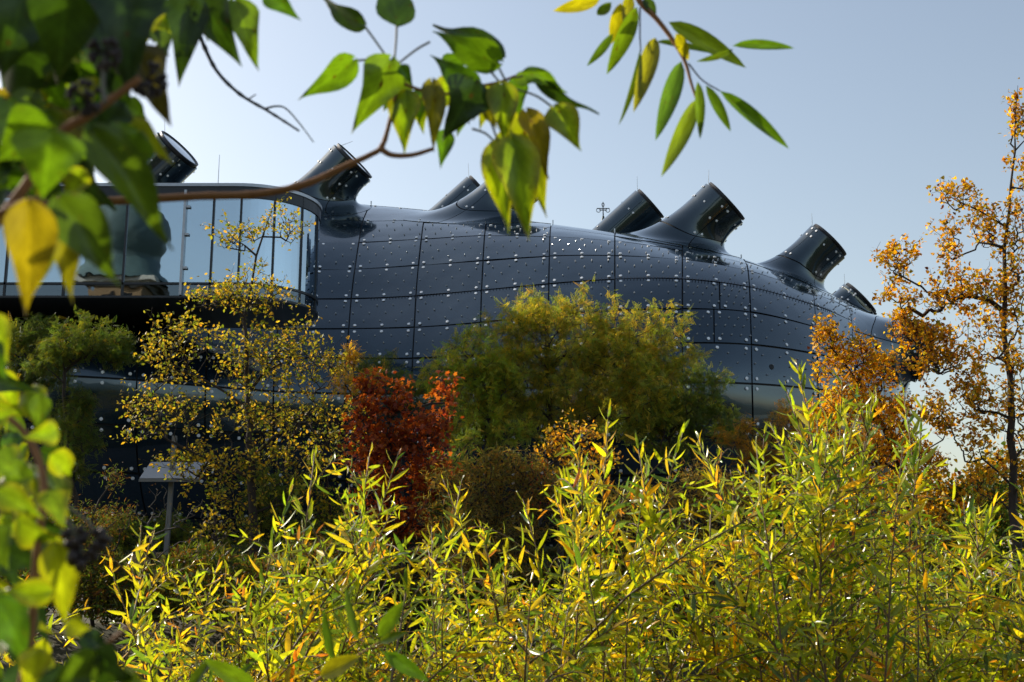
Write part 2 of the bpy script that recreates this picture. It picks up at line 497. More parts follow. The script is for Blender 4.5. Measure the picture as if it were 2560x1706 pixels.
discs, studs = MB(), MB()
A8 = np.arange(8) * math.pi / 4
def frame_of(n):
    n = unit(n); x = unit(np.cross((0.1, 0.2, 1), n)); return x, np.cross(n, x), n
def disc(p, n, r=0.098):
    x, y, n = frame_of(n)
    ring = np.cos(A8)[:, None] * x + np.sin(A8)[:, None] * y
    V = np.concatenate([p + r * ring + 0.005 * n, p + r * ring + 0.05 * n, [p + 0.06 * n]])
    discs.add(V, [(k, (k + 1) % 8, 8 + (k + 1) % 8, 8 + k) for k in range(8)], [(8 + k, 8 + (k + 1) % 8, 16) for k in range(8)])
A6 = np.arange(6) * math.pi / 3
def stud(p, n, r=0.052):
    x, y, n = frame_of(n)
    ring = np.cos(A6)[:, None] * x + np.sin(A6)[:, None] * y
    V = np.concatenate([p + r * ring, p + r * 0.8 * ring + 0.07 * n, [p + 0.12 * n]])
    studs.add(V, [(k, (k + 1) % 6, 6 + (k + 1) % 6, 6 + k) for k in range(6)], [(6 + k, 6 + (k + 1) % 6, 12) for k in range(6)])

def skin_panel(c0, c1, r0, r1, n=(9, 6)):
    wl = np.linalg.norm(S(c1, (r0 + r1) / 2) - S(c0, (r0 + r1) / 2))
    hl = np.linalg.norm(S((c0 + c1) / 2, r1) - S((c0 + c1) / 2, r0))
    if wl < 0.15 or hl < 0.15: return
    gc, gr = min(0.045 / wl, .3) * (c1 - c0), min(0.062 / hl, .3) * (r1 - r0)
    c, r = np.meshgrid(np.linspace(c0 + gc, c1 - gc, n[0]), np.linspace(r0 + gr, r1 - gr, n[1]), indexing='ij')
    Nn = SN(c, r)
    tl = rng.normal(size=3) * (.014, .014, .006)
    lift = tl[0] * np.linspace(-1, 1, n[0])[:, None] + tl[1] * np.linspace(-1, 1, n[1])[None, :] + tl[2]
    link('panel', panel_mesh('panel', S(c, r) + lift[..., None] * Nn, Nn, M['skin']), museum)
    if r0 < 0 or (r0 < 2 and c0 >= 9) or (r0 < 1 and c0 >= 7) or (r0 < 2 and 4 < c0 < 6): return
    fc, fr = min(.36 / wl, .3) * (c1 - c0), min(.3 / hl, .3) * (r1 - r0)
    spots = [(c0 + fc, r0 + fr), (c1 - fc, r0 + fr), (c0 + fc, r1 - fr), (c1 - fc, r1 - fr)]
    if wl > 3: spots += [((c0 + c1) / 2, r0 + fr), ((c0 + c1) / 2, r1 - fr)]
    for a, b_ in spots: disc(S(a, b_), SN(a, b_))
    if r0 >= 1 and r1 <= 7:
        k = 0
        for b_ in (.26, .5, .76):
            for q in range(4):
                a = (q + (0.62, 0.18, 0.86)[k]) / 4.0 * 1.0
                if 0.04 < a < 0.97:
                    stud(S(c0 + a * (c1 - c0), r0 + b_ * (r1 - r0)), SN(c0 + a * (c1 - c0), r0 + b_ * (r1 - r0)))
            k += 1

for j in range(NC - 1):
    for i in range(-5, 12):
        if i < -2 and j % 2: continue
        w = 2 if i < -2 else 1
        if (i, j) in ((4, 11),):
            skin_panel(j, j + .55, i, i + 1); skin_panel(j + .55, j + 1, i, i + 1)
        elif (i, j) in ((5, 11),):
            skin_panel(j, j + .46, i, i + 1); skin_panel(j + .46, j + 1, i, i + 1)
        else:
            skin_panel(j, min(j + w, NC - 1), i, i + 1)

# comb of bird spikes along the fourth joint, small black vent holes
sp = MB()
for c in np.arange(6.3, 13.4, 0.048):
    p, n = S(c, 4.0), SN(c, 4.0)
    d = unit(S(c, 4.05) - S(c, 3.95))
    s_ = 0.17 if c > 9.5 else 0.09
    sp.bar(p + 0.05 * n - d * s_ * (1 if c > 9.5 else 0.0), p + 0.09 * n + d * s_, 0.035)
sp.build('bird_spikes', M['black_metal'], museum, kind='stuff')
vh = MB()
for c, r in ((12.28, 6.55), (3.85, 5.9)):
    p, n = S(c, r), SN(c, r); x, y, n = frame_of(n)
    ring = np.cos(A8)[:, None] * x + np.sin(A8)[:, None] * y
    vh.add(np.concatenate([p + .17 * ring + .0 * n, p + .17 * ring + .02 * n, [p + .02 * n]]), [(k, (k + 1) % 8, 8 + (k + 1) % 8, 8 + k) for k in range(8)], [(8 + k, 8 + (k + 1) % 8, 16) for k in range(8)])
vh.build('vent_hole', M['shell'], museum)

# ---- roof nozzles: a flared tube that grows out of the skin
def nozzle(mouth, Ym, r_px, axis, base, brad, rod=None, rod_dir=(0, 0, 1), lens=(0.7, 0.75), phase=0.0, tube=0.0, fil=2.0):
    mc = W(*mouth, Ym); r = r_px * m_per_px(Ym); ax = unit(axis)
    c0, r0 = base; rc, rr = brad
    dc = S(c0 + .1, r0) - S(c0 - .1, r0)
    e1 = unit(dc - ax * (dc @ ax)); e2 = np.cross(ax, e1)
    dr = S(c0, r0 + .1) - S(c0, r0 - .1)
    if e2 @ dr < 0: e2 = -e2
    ph = np.linspace(0, 2 * math.pi, 61) + phase
    circ0 = np.cos(ph)[:, None] * e1 + np.sin(ph)[:, None] * e2
    Mo = mc + r * circ0
    if tube:
        # where each generator of the tilted tube meets the skin (Newton on seam, joint, distance)
        x = np.stack([c0 + .5 * rc * np.cos(ph), r0 + .5 * rr * np.sin(ph), np.full(61, tube)], 1)
        rb = r * .97
        Go = mc + rb * circ0
        for _ in range(40):
            f0 = S(x[:, 0], x[:, 1]) - (Go - ax * x[:, 2:3])
            J = np.stack([(S(x[:, 0] + 1e-3, x[:, 1]) - S(x[:, 0], x[:, 1])) / 1e-3, (S(x[:, 0], x[:, 1] + 1e-3) - S(x[:, 0], x[:, 1])) / 1e-3, np.broadcast_to(ax, (61, 3))], 2)
            st = np.linalg.solve(J + 1e-9 * np.eye(3), -f0[..., None])[..., 0]
            x += np.clip(st, (-.25, -.5, -1.0), (.25, .5, 1.0)) * .7
            x[:, 0] = np.clip(x[:, 0], .3, NC - 1.3); x[:, 1] = np.clip(x[:, 1], -4.5, 8); x[:, 2] = np.clip(x[:, 2], .6, 14)
        ctr = x[:60, :2].mean(0)
        Bi = S(x[:, 0], x[:, 1])
        dirp = x[:, :2] - ctr
        step_m = np.linalg.norm(S(x[:, 0] + .05 * dirp[:, 0], x[:, 1] + .05 * dirp[:, 1]) - Bi, axis=1) / .05
        fl = fil * (1 + .9 * np.clip(-np.cos(ph), 0, 1) ** 1.5)
        k_ = np.minimum(fl / np.maximum(step_m, .2), 1.3)[:, None]
        bo = x[:, :2] + dirp * k_
        bo[:, 0] = np.clip(bo[:, 0], .05, NC - 1.05)
        B = S(bo[:, 0], bo[:, 1]) + 0.03 * SN(bo[:, 0], bo[:, 1])
        up_ = np.minimum(fl * 1.0, x[:, 2] * .8)[:, None]
        Tp = Bi + ax * up_
        P = []
        for t in np.linspace(0, 1, 12):
            P.append(((1 - t) ** 2 * B + 2 * t * (1 - t) * Bi + t ** 2 * Tp))
        for t in np.linspace(0, 1, 11)[1:]:
            P.append(Tp + (Mo * 1.0 - Tp) * t)
        P = np.stack(P, 1)
    else:
        t = np.linspace(0, 1, 22)
        bc, br = c0 + rc * np.cos(ph), r0 + rr * np.sin(ph)
        B = S(bc, br) + 0.035 * SN(bc, br)
        Bi = S(c0 + .94 * rc * np.cos(ph), r0 + .94 * rr * np.sin(ph)) + 0.035 * SN(bc, br)
        D = np.linalg.norm(Mo - B, axis=1)[:, None]
        T0 = unit(Bi - B) * D * lens[0]; T1 = ax * D * lens[1] + 0.10 * D * unit(Mo - mc)
        tt = t[None, :, None]
        h00, h10, h01, h11 = 2 * tt**3 - 3 * tt**2 + 1, tt**3 - 2 * tt**2 + tt, -2 * tt**3 + 3 * tt**2, tt**3 - tt**2
        P = h00 * B[:, None] + h10 * T0[:, None] + h01 * Mo[:, None] + h11 * T1[:, None]
    du = np.gradient(P, axis=0); dv = np.gradient(P, axis=1)
    Nn = unit(np.cross(du, dv))
    if np.mean(np.sum(Nn[:, -1] * (Mo - mc), 1)) < 0: Nn = -Nn
    root = link('nozzle', mesh_np('nozzle', P - .09 * Nn, quads(*P.shape[:2]), M['shell'], smooth=True), museum)
    npan = 4
    step = 60 // npan
    for a in range(npan):
        for (v0, v1) in ((0, 7), (7, 21)):
            sub = P[a * step:(a + 1) * step + 1, v0:v1 + 1].copy(); sn = Nn[a * step:(a + 1) * step + 1, v0:v1 + 1]
            sub[0] += (sub[1] - sub[0]) * .1; sub[-1] += (sub[-2] - sub[-1]) * .1
            if v0: sub[:, 0] += (sub[:, 1] - sub[:, 0]) * .22
            link('panel', panel_mesh('panel', sub, sn, M['nozzle_skin']), root)
        i0 = a * step
        for v in (8, 13, 19):
            for s_ in (1, -1):
                k = (i0 + (1 if s_ > 0 else 59)) % 60
                k0 = i0 % 60
                off = unit(P[k, v] - P[k0, v]) * 0.26
                disc(P[k0, v] + off, Nn[k0, v], .085)
        kk = (i0 + step // 2) % 60
        disc(P[kk, 15], Nn[kk, 15], .075)
    # pale lip, skylight drum with a ring and a pane
    mb = MB()
    a = np.linspace(0, 2 * math.pi, 49)[:-1]
    circ = np.cos(a)[:, None] * e1 + np.sin(a)[:, None] * e2
    def drum(mb, prof):
        V = np.concatenate([mc + q * circ + h * ax for q, h in prof]); n = 48
        mb.add(V, [(i * n + k, i * n + (k + 1) % n, (i + 1) * n + (k + 1) % n, (i + 1) * n + k) for i in range(len(prof) - 1) for k in range(n)])
    drum(mb, [(r * .985, -.25), (r * .985, -.02), (r * .93, -.02), (r * .93, -.4)])
    mb.build('pale_lip', M['rim'], root)
    mb = MB(); drum(mb, [(r * .88, -.5), (r * .88, .12), (r * .93, .14), (r * .93, .30), (r * .86, .32), (r * .84, .2), (r * .84, -.4)])
    mb.build('skylight_ring', M['black_metal'], root)
    mb = MB(); drum(mb, [(r * .845, .22), (r * .5, .26), (0.01, .28)])
    mb.build('skylight_pane', M['sky_glass'], root, smooth=True)
    if rod:
        mb = MB(); top = mc + r * .96 * unit(np.array((0, 0, 1.)) - ax * ax[2]) + .1 * ax
        mb.tube([top - .3 * unit(rod_dir), top + rod * unit(rod_dir)], [.028, .014], 6)
        mb.build('lightning_rod', M['rod'], root)
    return root

up_ax = lambda a, d: (math.cos(a), d, math.sin(a))
nozzle((443, 378), 83, 68, up_ax(R(43), -.22), (2.9, 0.2), (.85, 1.8), rod=1.3, rod_dir=(-.06, 0, 1), tube=4.5)
nozzle((881, 408), 85, 67, up_ax(R(43), -.22), (5.2, 0.1), (.86, 1.7), rod=1.1, rod_dir=(.93, 0, .37), tube=4.5)
nozzle((1203, 484), 95, 58, up_ax(R(40), -.14), (7.1, -2.2), (.8, 1.5), rod=1.3, rod_dir=(-.06, 0, 1), tube=4)
nozzle((1306, 452), 83, 67, up_ax(R(41), -.2), (7.8, .3), (1.0, 1.85), tube=4.5, fil=2.2)
nozzle((1622, 514), 92, 53, up_ax(R(40), -.25), (9.8, -2.0), (.85, 1.5), rod=1.3, tube=4)
nozzle((1811, 509), 80, 71, up_ax(R(41), -.28), (10.8, .5), (1.05, 2.45), rod=1.15, rod_dir=(.06, 0, 1), tube=4.5, fil=2.2)
nozzle((2069, 606), 84, 61, up_ax(R(43), -.24), (12.5, -.2), (.85, 2.3), rod=1.0, tube=4)
nozzle((2147, 750), 93, 56, up_ax(R(42), -.25), (13.5, -2.4), (.7, 1.3), rod=.9, tube=3)
nozzle((2312, 884), 83, 78, (.86, -.30, -.34), (15.2, 4.5), (1.2, 3.6))

discs.build('fixing_discs', M['disc'], museum, kind='stuff')
studs.build('light_studs', M['stud'], museum, kind='stuff')
mb = MB()
for c, r in ((6.0, -.05), (9.02, -.05), (12.0, -.05), (10.0, -.05)):
    p = S(c, r); mb.tube([p, p + (0, 0, .32)], [.04, .05], 6)
mb.build('roof_anchor', M['steel'], museum, kind='stuff')

# ---- glazed viewing gallery that hangs in front of the skin
YG, ZT, ZB = 60.0, 22.05, 16.1
gal_top = MB()
cx, cy, rad = W(588, 600, YG)[0], YG + 3.7, 3.7
plan = [(x, YG) for x in np.arange(-34.0, cx - .2, 1.0)] + [(cx + rad * math.sin(a), cy - rad * math.cos(a)) for a in np.linspace(0, R(150), 26)]
plan = np.array(plan)
def wall_strip(mb, z0, z1, out=0.0, thick=.12, pl=plan):
    tan = unit(np.gradient(pl, axis=0)); nrm = np.stack([tan[:, 1], -tan[:, 0]], 1)
    o = pl + nrm * out; i = o - nrm * thick
    n = len(pl)
    V = np.concatenate([np.c_[o, np.full(n, z0)], np.c_[o, np.full(n, z1)], np.c_[i, np.full(n, z1)], np.c_[i, np.full(n, z0)]])
    Q = [(a * n + k, a * n + k + 1, ((a + 1) % 4) * n + k + 1, ((a + 1) % 4) * n + k) for a in range(4) for k in range(n - 1)]
    mb.add(V, Q + [(0, n, 2 * n, 3 * n), (n - 1, 2 * n - 1, 3 * n - 1, 4 * n - 1)])
g = MB(); wall_strip(g, ZT - .02, ZT + .15, .12, .4)
gallery = g.build('viewing_gallery', M['steel'], museum)
tag(gallery, 'long glazed viewing gallery with a rounded end')
g = MB(); wall_strip(g, ZT - .62, ZT - .03, .06, .16); g.build('top_fascia', M['dark_frame'], gallery)
g = MB(); wall_strip(g, ZB + .62, ZB + .74, .07, .16); g.build('transom', M['dark_frame'], gallery)
g = MB(); wall_strip(g, ZB - .08, ZB + .03, .09, .3); g.build('bottom_rail', M['dark_frame'], gallery)
# closed roof deck and soffit (same outline, back edge reaches into the skin)
def slab(mb, z, pl=plan, zin=None):
    n = len(pl)
    k9 = int(np.argmax(pl[:, 0])) + 1
    pl = pl[:k9]; n = k9
    V = np.concatenate([np.c_[pl, np.full(n, z)], np.c_[pl[:, 0], 2 * cy - pl[:, 1], np.full(n, zin if zin is not None else z)]])
    mb.add(V, [(k, k + 1, n + k + 1, n + k) for k in range(n - 1)])
g = MB(); slab(g, ZT + .05); g.build('roof_deck', M['steel'], gallery)
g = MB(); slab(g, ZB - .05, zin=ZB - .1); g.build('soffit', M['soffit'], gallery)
g = MB(); slab(g, ZB + .3); g.build('floor', M['concrete'], gallery)
g = MB(); slab(g, ZT - .55); g.build('ceiling', M['interior'], gallery)
g = MB(); g.box((-24.9, 67.0, 19), (26, .15, 5.4)); g.build('inner_wall', M['interior'], gallery)
def gal_pane(name, s0, s1, z0, z1, mat, tilt=0.0):
    seg = np.linspace(s0, s1, 9)
    p = np.stack([np.interp(seg, ss, plan[:, 0]), np.interp(seg, ss, plan[:, 1])], 1)
    tan = unit(np.gradient(p, axis=0)); nrm = np.stack([tan[:, 1], -tan[:, 0]], 1)
    p = p + nrm * (np.linspace(-1, 1, 9) * tilt)[:, None]
    V = np.concatenate([np.c_[p, np.full(9, z0)], np.c_[p, np.full(9, z1)], np.c_[p - nrm * .03, np.full(9, z1)], np.c_[p - nrm * .03, np.full(9, z0)]])
    Q = [(a * 9 + k, a * 9 + k + 1, ((a + 1) % 4) * 9 + k + 1, ((a + 1) % 4) * 9 + k) for a in range(4) for k in range(8)]
    link(name, mesh_np(name, V, np.array(Q), mat), gallery)
ss = np.concatenate([[0], np.cumsum(np.linalg.norm(np.diff(plan, axis=0), axis=1))])
def s_of_px(px):
    return (W(px, 600, YG)[0] + 34.0)
arc0 = s_of_px(588)
marks = [0.2] + [s_of_px(p) for p in (-124, 22, 168, 314, 460, 531, 600)] + [arc0 + a for a in (2.0, 3.75, 5.5, 7.3, 9.0)]
for k, (a, b_) in enumerate(zip(marks[:-1], marks[1:])):
    gal_pane('pane', a + .05, b_ - .05, ZB + .76, ZT - .64, M['glass'], ((k * 37) % 5 - 2) * .006)
    gal_pane('band_pane', a + .05, b_ - .05, ZB + .05, ZB + .61, M['band_glass'], ((k * 23) % 5 - 2) * .006)
for k, a in enumerate(marks):
    x, y = np.interp(a, ss, plan[:, 0]), np.interp(a, ss, plan[:, 1])
    mb = MB()
    if k == 5:
        mb.box((x, y - .10, (ZT + ZB) / 2 - .1), (.13, .22, ZT - ZB - .3))
        for z in (17.6, 19.4, 20.9): mb.box((x + .12, y - .12, z), (.3, .1, .12))
        mb.build('mullion', M['steel'], gallery)
    else:
        mb.box((x, y - .0, (ZT + ZB) / 2), (.11, .14, ZT - ZB - .1))
        mb.build('mullion', M['dark_frame'], gallery)
mb = MB(); p = W(545, 463, 63); mb.tube([p - (0, 0, .8), p + (0, 0, 1.75)], [.03, .015], 6); mb.build('lightning_rod', M['rod'], gallery)

# ---- recessed glass ground floor
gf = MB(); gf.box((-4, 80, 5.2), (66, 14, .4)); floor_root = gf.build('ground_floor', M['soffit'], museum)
mb = MB(); mb.box((-4, 82, 2.6), (60, .3, 4.4)); mb.build('core_wall', M['concrete'], floor_root)
for k in range(16):
    x = -36 + k * 4.0
    mb = MB(); mb.box((x + 2, 74, 2.7), (3.9, .04, 4.5)); mb.build('pane', M['floor_glass'], floor_root)
    mb = MB(); mb.box((x, 74, 2.7), (.09, .16, 4.6)); mb.build('mullion', M['dark_frame'], floor_root)

# ---- church tower across the river (behind the viewer, mirrored in the gallery glass)
tw = empty('church_tower', (-54.5, -42, 0))
tag(tw, 'old church tower with green copper onion dome mirrored in the gallery glass', 'church tower')
mb = MB(); mb.box((-54.5, -42, 20.8), (8.6, 8.6, 41.6)); mb.build('shaft', M['stucco'], tw)
mb = MB(); mb.box((-54.5, -42, 41.9), (10.4, 10.4, .7)); mb.box((-54.5, -42, 41.3), (9.4, 9.4, .6)); mb.build('cornice', M['stone'], tw)
mb = MB(); mb.lathe((-54.5, -42, 42.2), [(6.2, 0), (5.6, .8), (4.9, 1.6), (4.4, 2.5), (4.15, 3.0), (4.0, 3.2), (4.5, 4.3), (5.1, 5.9), (5.25, 7.2), (5.0, 8.8), (4.2, 10.4), (3.0, 11.8), (2.2, 12.8), (1.8, 13.6), (1.8, 17), (2.6, 17.3), (1.9, 19), (1.0, 21), (.2, 23), (.05, 26)], 32)
mb.build('onion_dome', M['copper'], tw, smooth=True)
mb = MB()
for s_ in (-1, 1): mb.box((-54.5 + s_ * 2.2, -37.69, 37.3), (1.6, .08, 5.5))
mb.build('belfry_opening', M['dark_pane'], tw)

# ---- wrought iron finial of a church spire behind the roof
fp = W(1508, 541, 135)
fin = empty('church_spire', (fp[0], fp[1], 0.4))
tag(fin, 'distant church spire whose iron cross finial peeps over the roof', 'church spire')
mb = MB(); mb.lathe((fp[0], fp[1], .4), [(3.2, 0), (3.2, 24), (3.6, 24.3), (2.4, 27), (.25, fp[2] - 1.0), (.12, fp[2] - .4)], 8); mb.build('spire', M['copper'], fin)
mb = MB(); mb.tube([fp - (0, 0, .6), fp + (0, 0, 1.75)], [.09, .05], 6)
for dz, w_ in ((.95, .75), (.75, .45)):
    mb.bar(fp + (-w_, 0, dz), fp + (w_, 0, dz), .09)
for dx in (-.55, .55):
    a = np.linspace(0, 2 * math.pi, 13); mb.tube([fp + (dx + .24 * math.cos(q), 0, .72 + .24 * math.sin(q)) for q in a], .04, 5, False)
a = np.linspace(0, 2 * math.pi, 13); mb.tube([fp + (.15 * math.cos(q), 0, 1.4 + .24 * math.sin(q)) for q in a], .04, 5, False)
mb.build('cross_finial', M['black_metal'], fin)

# ---- wooded hill on the viewer's side of the river, dark in the mirror of the skin
hx = np.linspace(-420, 420, 60); hv = []
for q, hy in enumerate((-110, -125, -150, -190, -260)):
    for x in hx:
        e = (1 - (x / 430) ** 2)
        hv.append((x, hy, (0, 20, 40, 50, 0)[q] * max(e, 0) * (1 + .18 * math.sin(x * .045 + q) + .1 * math.sin(x * .13 + 2 * q)) - .2))
tag(link('wooded_hill', mesh_np('wooded_hill', np.array(hv), quads(5, 60), pmat('hill_wood', (0.035, 0.045, 0.018), .95, noise=.5, nscale=.12, bump=1.0), smooth=True)), kind='structure')

# ================================================================ TREES AND SHRUBS
def leaf_tpl(kind):
    """template leaf along +X (midrib), normal +Z, length 1; returns verts, tris"""
    if kind == 'ovate':
        V = [(0, 0, 0), (.28, .26, .04), (.62, .27, .03), (1, 0, -.06), (.62, -.27, .03), (.28, -.26, .04), (.5, 0, -.02)]
        T = [(0, 6, 1), (1, 6, 2), (2, 6, 3), (3, 6, 4), (4, 6, 5), (5, 6, 0)]
    elif kind == 'poplar':
        V = [(0, 0, 0), (.12, .40, .03), (.55, .30, .03), (1, 0, -.07), (.55, -.30, .03), (.12, -.40, .03)]
        T = [(0, 2, 1), (0, 3, 2), (0, 4, 3), (0, 5, 4)]
    elif kind == 'maple':
        V = [(0, 0, 0), (-.05, .42, -.05), (.25, .25, .03), (.55, .55, -.04), (.6, .2, .03), (1, 0, -.08), (.6, -.2, .03), (.55, -.55, -.04), (.25, -.25, .03), (-.05, -.42, -.05)]
        T = [(0, 2, 1), (0, 4, 2), (2, 4, 3), (0, 6, 4), (4, 6, 5), (0, 8, 6), (6, 8, 7), (0, 9, 8)]
    elif kind == 'lance':
        V = [(0, 0, 0), (.4, .075, .03), (1, 0, -.1), (.4, -.075, .03)]
        T = [(0, 2, 1), (0, 3, 2)]
    elif kind == 'pinnate':
        V, T = [], []
        for k in range(5):
            x = .15 + .17 * k; z = -.10 * (x ** 2); s = .30 - .03 * k
            for sg in (-1, 1):
                n = len(V)
                V += [(x, 0, z), (x + .10, sg * s * .55, z + .015), (x + .09, sg * s, z - .03), (x - .02, sg * s * .6, z + .01)]
                T += [(n, n + 1, n + 2), (n, n + 2, n + 3)]
        n = len(V); V += [(.95, 0, -.09), (1.08, .05, -.1), (1.22, 0, -.14), (1.08, -.05, -.1)]; T += [(n, n + 1, n + 2), (n, n + 2, n + 3)]
    return np.array(V, float), np.array(T)

def leaf_cloud(tpl, P, D, Nn, size, cols, wid=None):
    """numpy instancing: P origins, D directions, Nn rough normals, size lengths -> verts, tris, colours"""
    V0, T0 = tpl
    X = unit(D); Y = unit(np.cross(Nn, X)); Z = np.cross(X, Y)
    s = size[:, None, None]
    wv = np.ones(len(P)) if wid is None else wid
    V = P[:, None] + s * (V0[None, :, 0:1] * X[:, None] + (V0[None, :, 1:2] * wv[:, None, None]) * Y[:, None] + V0[None, :, 2:3] * Z[:, None])
    T = T0[None] + (np.arange(len(P)) * len(V0))[:, None, None]
    C = np.repeat(cols, len(V0), axis=0)
    return V.reshape(-1, 3), T.reshape(-1, 3), C

def pick_cols(pal, n, jit=.18):
    """palette [(weight, rgb)]"""
    w = np.array([p[0] for p in pal], float); w /= w.sum()
    c = np.array([p[1] for p in pal])[rng.choice(len(pal), n, p=w)]
    return np.clip(c * (1 + jit * rng.normal(size=(n, 1))) * (1 + .08 * rng.normal(size=(n, 3))), .003, .9)

def frusta(A, B, ra, rb, n=5):
    z = unit(B - A); up = np.where(np.abs(z[:, 2:3]) > .9, (1., 0, 0), (0, 0, 1.))
    x = unit(np.cross(up, z)); y = np.cross(z, x)
    a = np.arange(n) * 2 * math.pi / n
    ring = np.cos(a)[None, :, None] * x[:, None] + np.sin(a)[None, :, None] * y[:, None]
    V = np.concatenate([A[:, None] + ra[:, None, None] * ring, B[:, None] + rb[:, None, None] * ring], 1)
    k = np.arange(n)
    F = np.stack([k, (k + 1) % n, n + (k + 1) % n, n + k], 1)
    F = F[None] + (np.arange(len(A)) * 2 * n)[:, None, None]
    return V.reshape(-1, 3), F.reshape(-1, 4)

def tree(name, label, cat, Y, trunk, blobs, leaf, bark='bark', r_tip=.007, r_max=.25, group=None, ground=.35, depth=.8, expo=.42, twig_leaf=.4, bare=0.0, droop=.35, dens=2.6, tipf=1.7, rise=.5):
    """trunk: photo pixels from the ground up; blobs: (px, py, rx, ry, tips[, dY]) in photo pixels at distance Y"""
    s = m_per_px(Y)
    tp = [W(x, y, Y) for x, y in trunk]
    tp[0][2] = min(tp[0][2], ground); tp[0][2] = ground - .1
    nodes, par = [], []
    def chain(p_idx, pts):
        for q in pts:
            nodes.append(np.asarray(q, float)); par.append(p_idx); p_idx = len(nodes) - 1
        return p_idx
    dense = []
    for a, b_ in zip(tp[:-1], tp[1:]):
        m_ = max(2, int(np.linalg.norm(b_ - a) / .6))
        dense += [a + (b_ - a) * t for t in np.arange(m_) / m_]
    dense.append(tp[-1])
    dense = [d + rng.normal(size=3) * (.03, .03, 0) if i else d for i, d in enumerate(dense)]
    chain(-1, dense)
    root_h = tp[0][2]
    tips = []
    tip_p = []
    for bl in blobs:
        px, py, rx, ry, n = bl[:5]; n = int(n * tipf); dY = bl[5] if len(bl) > 5 else 0
        c = W(px, py, Y + dY)
        K = max(3, int(n / 11))
        ctr = unit(rng.normal(size=(K, 3))) * rng.uniform(.25, .92, (K, 1))
        u = ctr[rng.integers(0, K, n)] + rng.normal(size=(n, 3)) * .21
        q = c + u * np.array((rx * s, rx * s * depth, ry * s))
        # limb first, then tips from the inside out
        order = np.argsort(np.linalg.norm(q - c + (0, 0, ry * s * .7), axis=1))
        q = q[order]
        for i, p in enumerate(q):
            NA = np.array(nodes)
            d = p - NA
            L = np.linalg.norm(d, axis=1)
            hd = np.hypot(d[:, 0], d[:, 1])
            cost = L + 1.1 * np.maximum(0, NA[:, 2] - p[2] + rise * hd) + (NA[:, 2] < root_h + .9) * 2.0
            k = int(np.argmin(cost))
            a = NA[k]; dist = L[k]
            m_ = max(1, int(dist / .45))
            t = (np.arange(m_) + 1) / m_
            bend = np.array((0, 0, 1.)) * dist * .07 + rng.normal(size=3) * dist * .05
            pts = a + (p - a) * t[:, None] + bend * (np.sin(t * math.pi))[:, None]
            e = chain(k, pts)
            tips.append(e)
    NA = np.array(nodes); par_a = np.array(par)
    cnt = np.zeros(len(NA)); cnt[tips] = 1
    for i in range(len(NA) - 1, 0, -1):
        if par_a[i] >= 0: cnt[par_a[i]] += cnt[i]
    rad = np.minimum(r_tip * np.maximum(cnt, .6) ** expo, r_max)
    nd = len(dense)
    rad[:nd] = np.maximum(rad[:nd], np.linspace(r_max, r_tip * 1.5, nd))
    idx = np.arange(1, len(NA)); pa = par_a[idx]
    ra = np.minimum(rad[pa], rad[idx] * 1.6); ra[:nd - 1] = rad[pa][:nd - 1]
    root = empty(name, (tp[0][0], tp[0][1], ground)); tag(root, label, cat, group)
    V, F = frusta(NA[pa], NA[idx], ra, rad[idx])
    link('trunk', mesh_np('trunk', V, F, M[bark], smooth=True), root)
    # leaves ride on the outer twigs
    kind, size, per, pal = leaf
    tl = np.where(cnt[idx] <= 4)[0]
    cand = idx[tl]; A = NA[par_a[cand]]; B = NA[cand]
    seg = np.linalg.norm(B - A, axis=1)
    keep = rng.random(len(cand)) > bare
    A, B, seg = A[keep], B[keep], seg[keep]
    n = np.maximum(1, rng.poisson(per * dens * seg / .45))
    i = np.repeat(np.arange(len(A)), n); N_ = len(i)
    P = A[i] + (B - A)[i] * rng.random((N_, 1)) + rng.normal(size=(N_, 3)) * twig_leaf * .35
    D = unit(B - A)[i] * .5 + rng.normal(size=(N_, 3)) * .8 + np.array((0, 0, -droop))
    Nn = rng.normal(size=(N_, 3)) * .7 + np.array((0, 0, 1.))
    V, T, C = leaf_cloud(leaf_tpl(kind), P, D, Nn, size * rng.uniform(.65, 1.25, N_), np.minimum(pick_cols(pal, N_) * 1.25, .9))
    link('crown', mesh_np('crown', V, T, M['leaf'], C), root, 'stuff')
    return root

GOLD = [(5, (.50, .30, .016)), (3, (.44, .22, .012)), (2, (.58, .38, .03)), (.6, (.10, .03, .012)), (2.2, (.26, .22, .025))]
YEL = [(5, (.36, .28, .035)), (4, (.25, .24, .035)), (1.4, (.44, .30, .035)), (3.2, (.13, .17, .025))]
GRN = [(5, (.22, .26, .045)), (4, (.30, .28, .036)), (2.4, (.44, .33, .04)), (2, (.14, .20, .036))]
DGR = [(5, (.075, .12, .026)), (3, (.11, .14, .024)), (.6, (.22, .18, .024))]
RED = [(5, (.29, .075, .02)), (3, (.22, .045, .016)), (2, (.36, .11, .02)), (.6, (.12, .02, .03))]
ORG = [(4, (.38, .19, .02)), (3, (.26, .17, .025)), (2, (.16, .14, .02))]
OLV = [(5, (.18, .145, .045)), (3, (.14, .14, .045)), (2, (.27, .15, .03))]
BRN = [(5, (.17, .085, .025)), (3, (.11, .075, .025)), (2, (.08, .08, .02))]

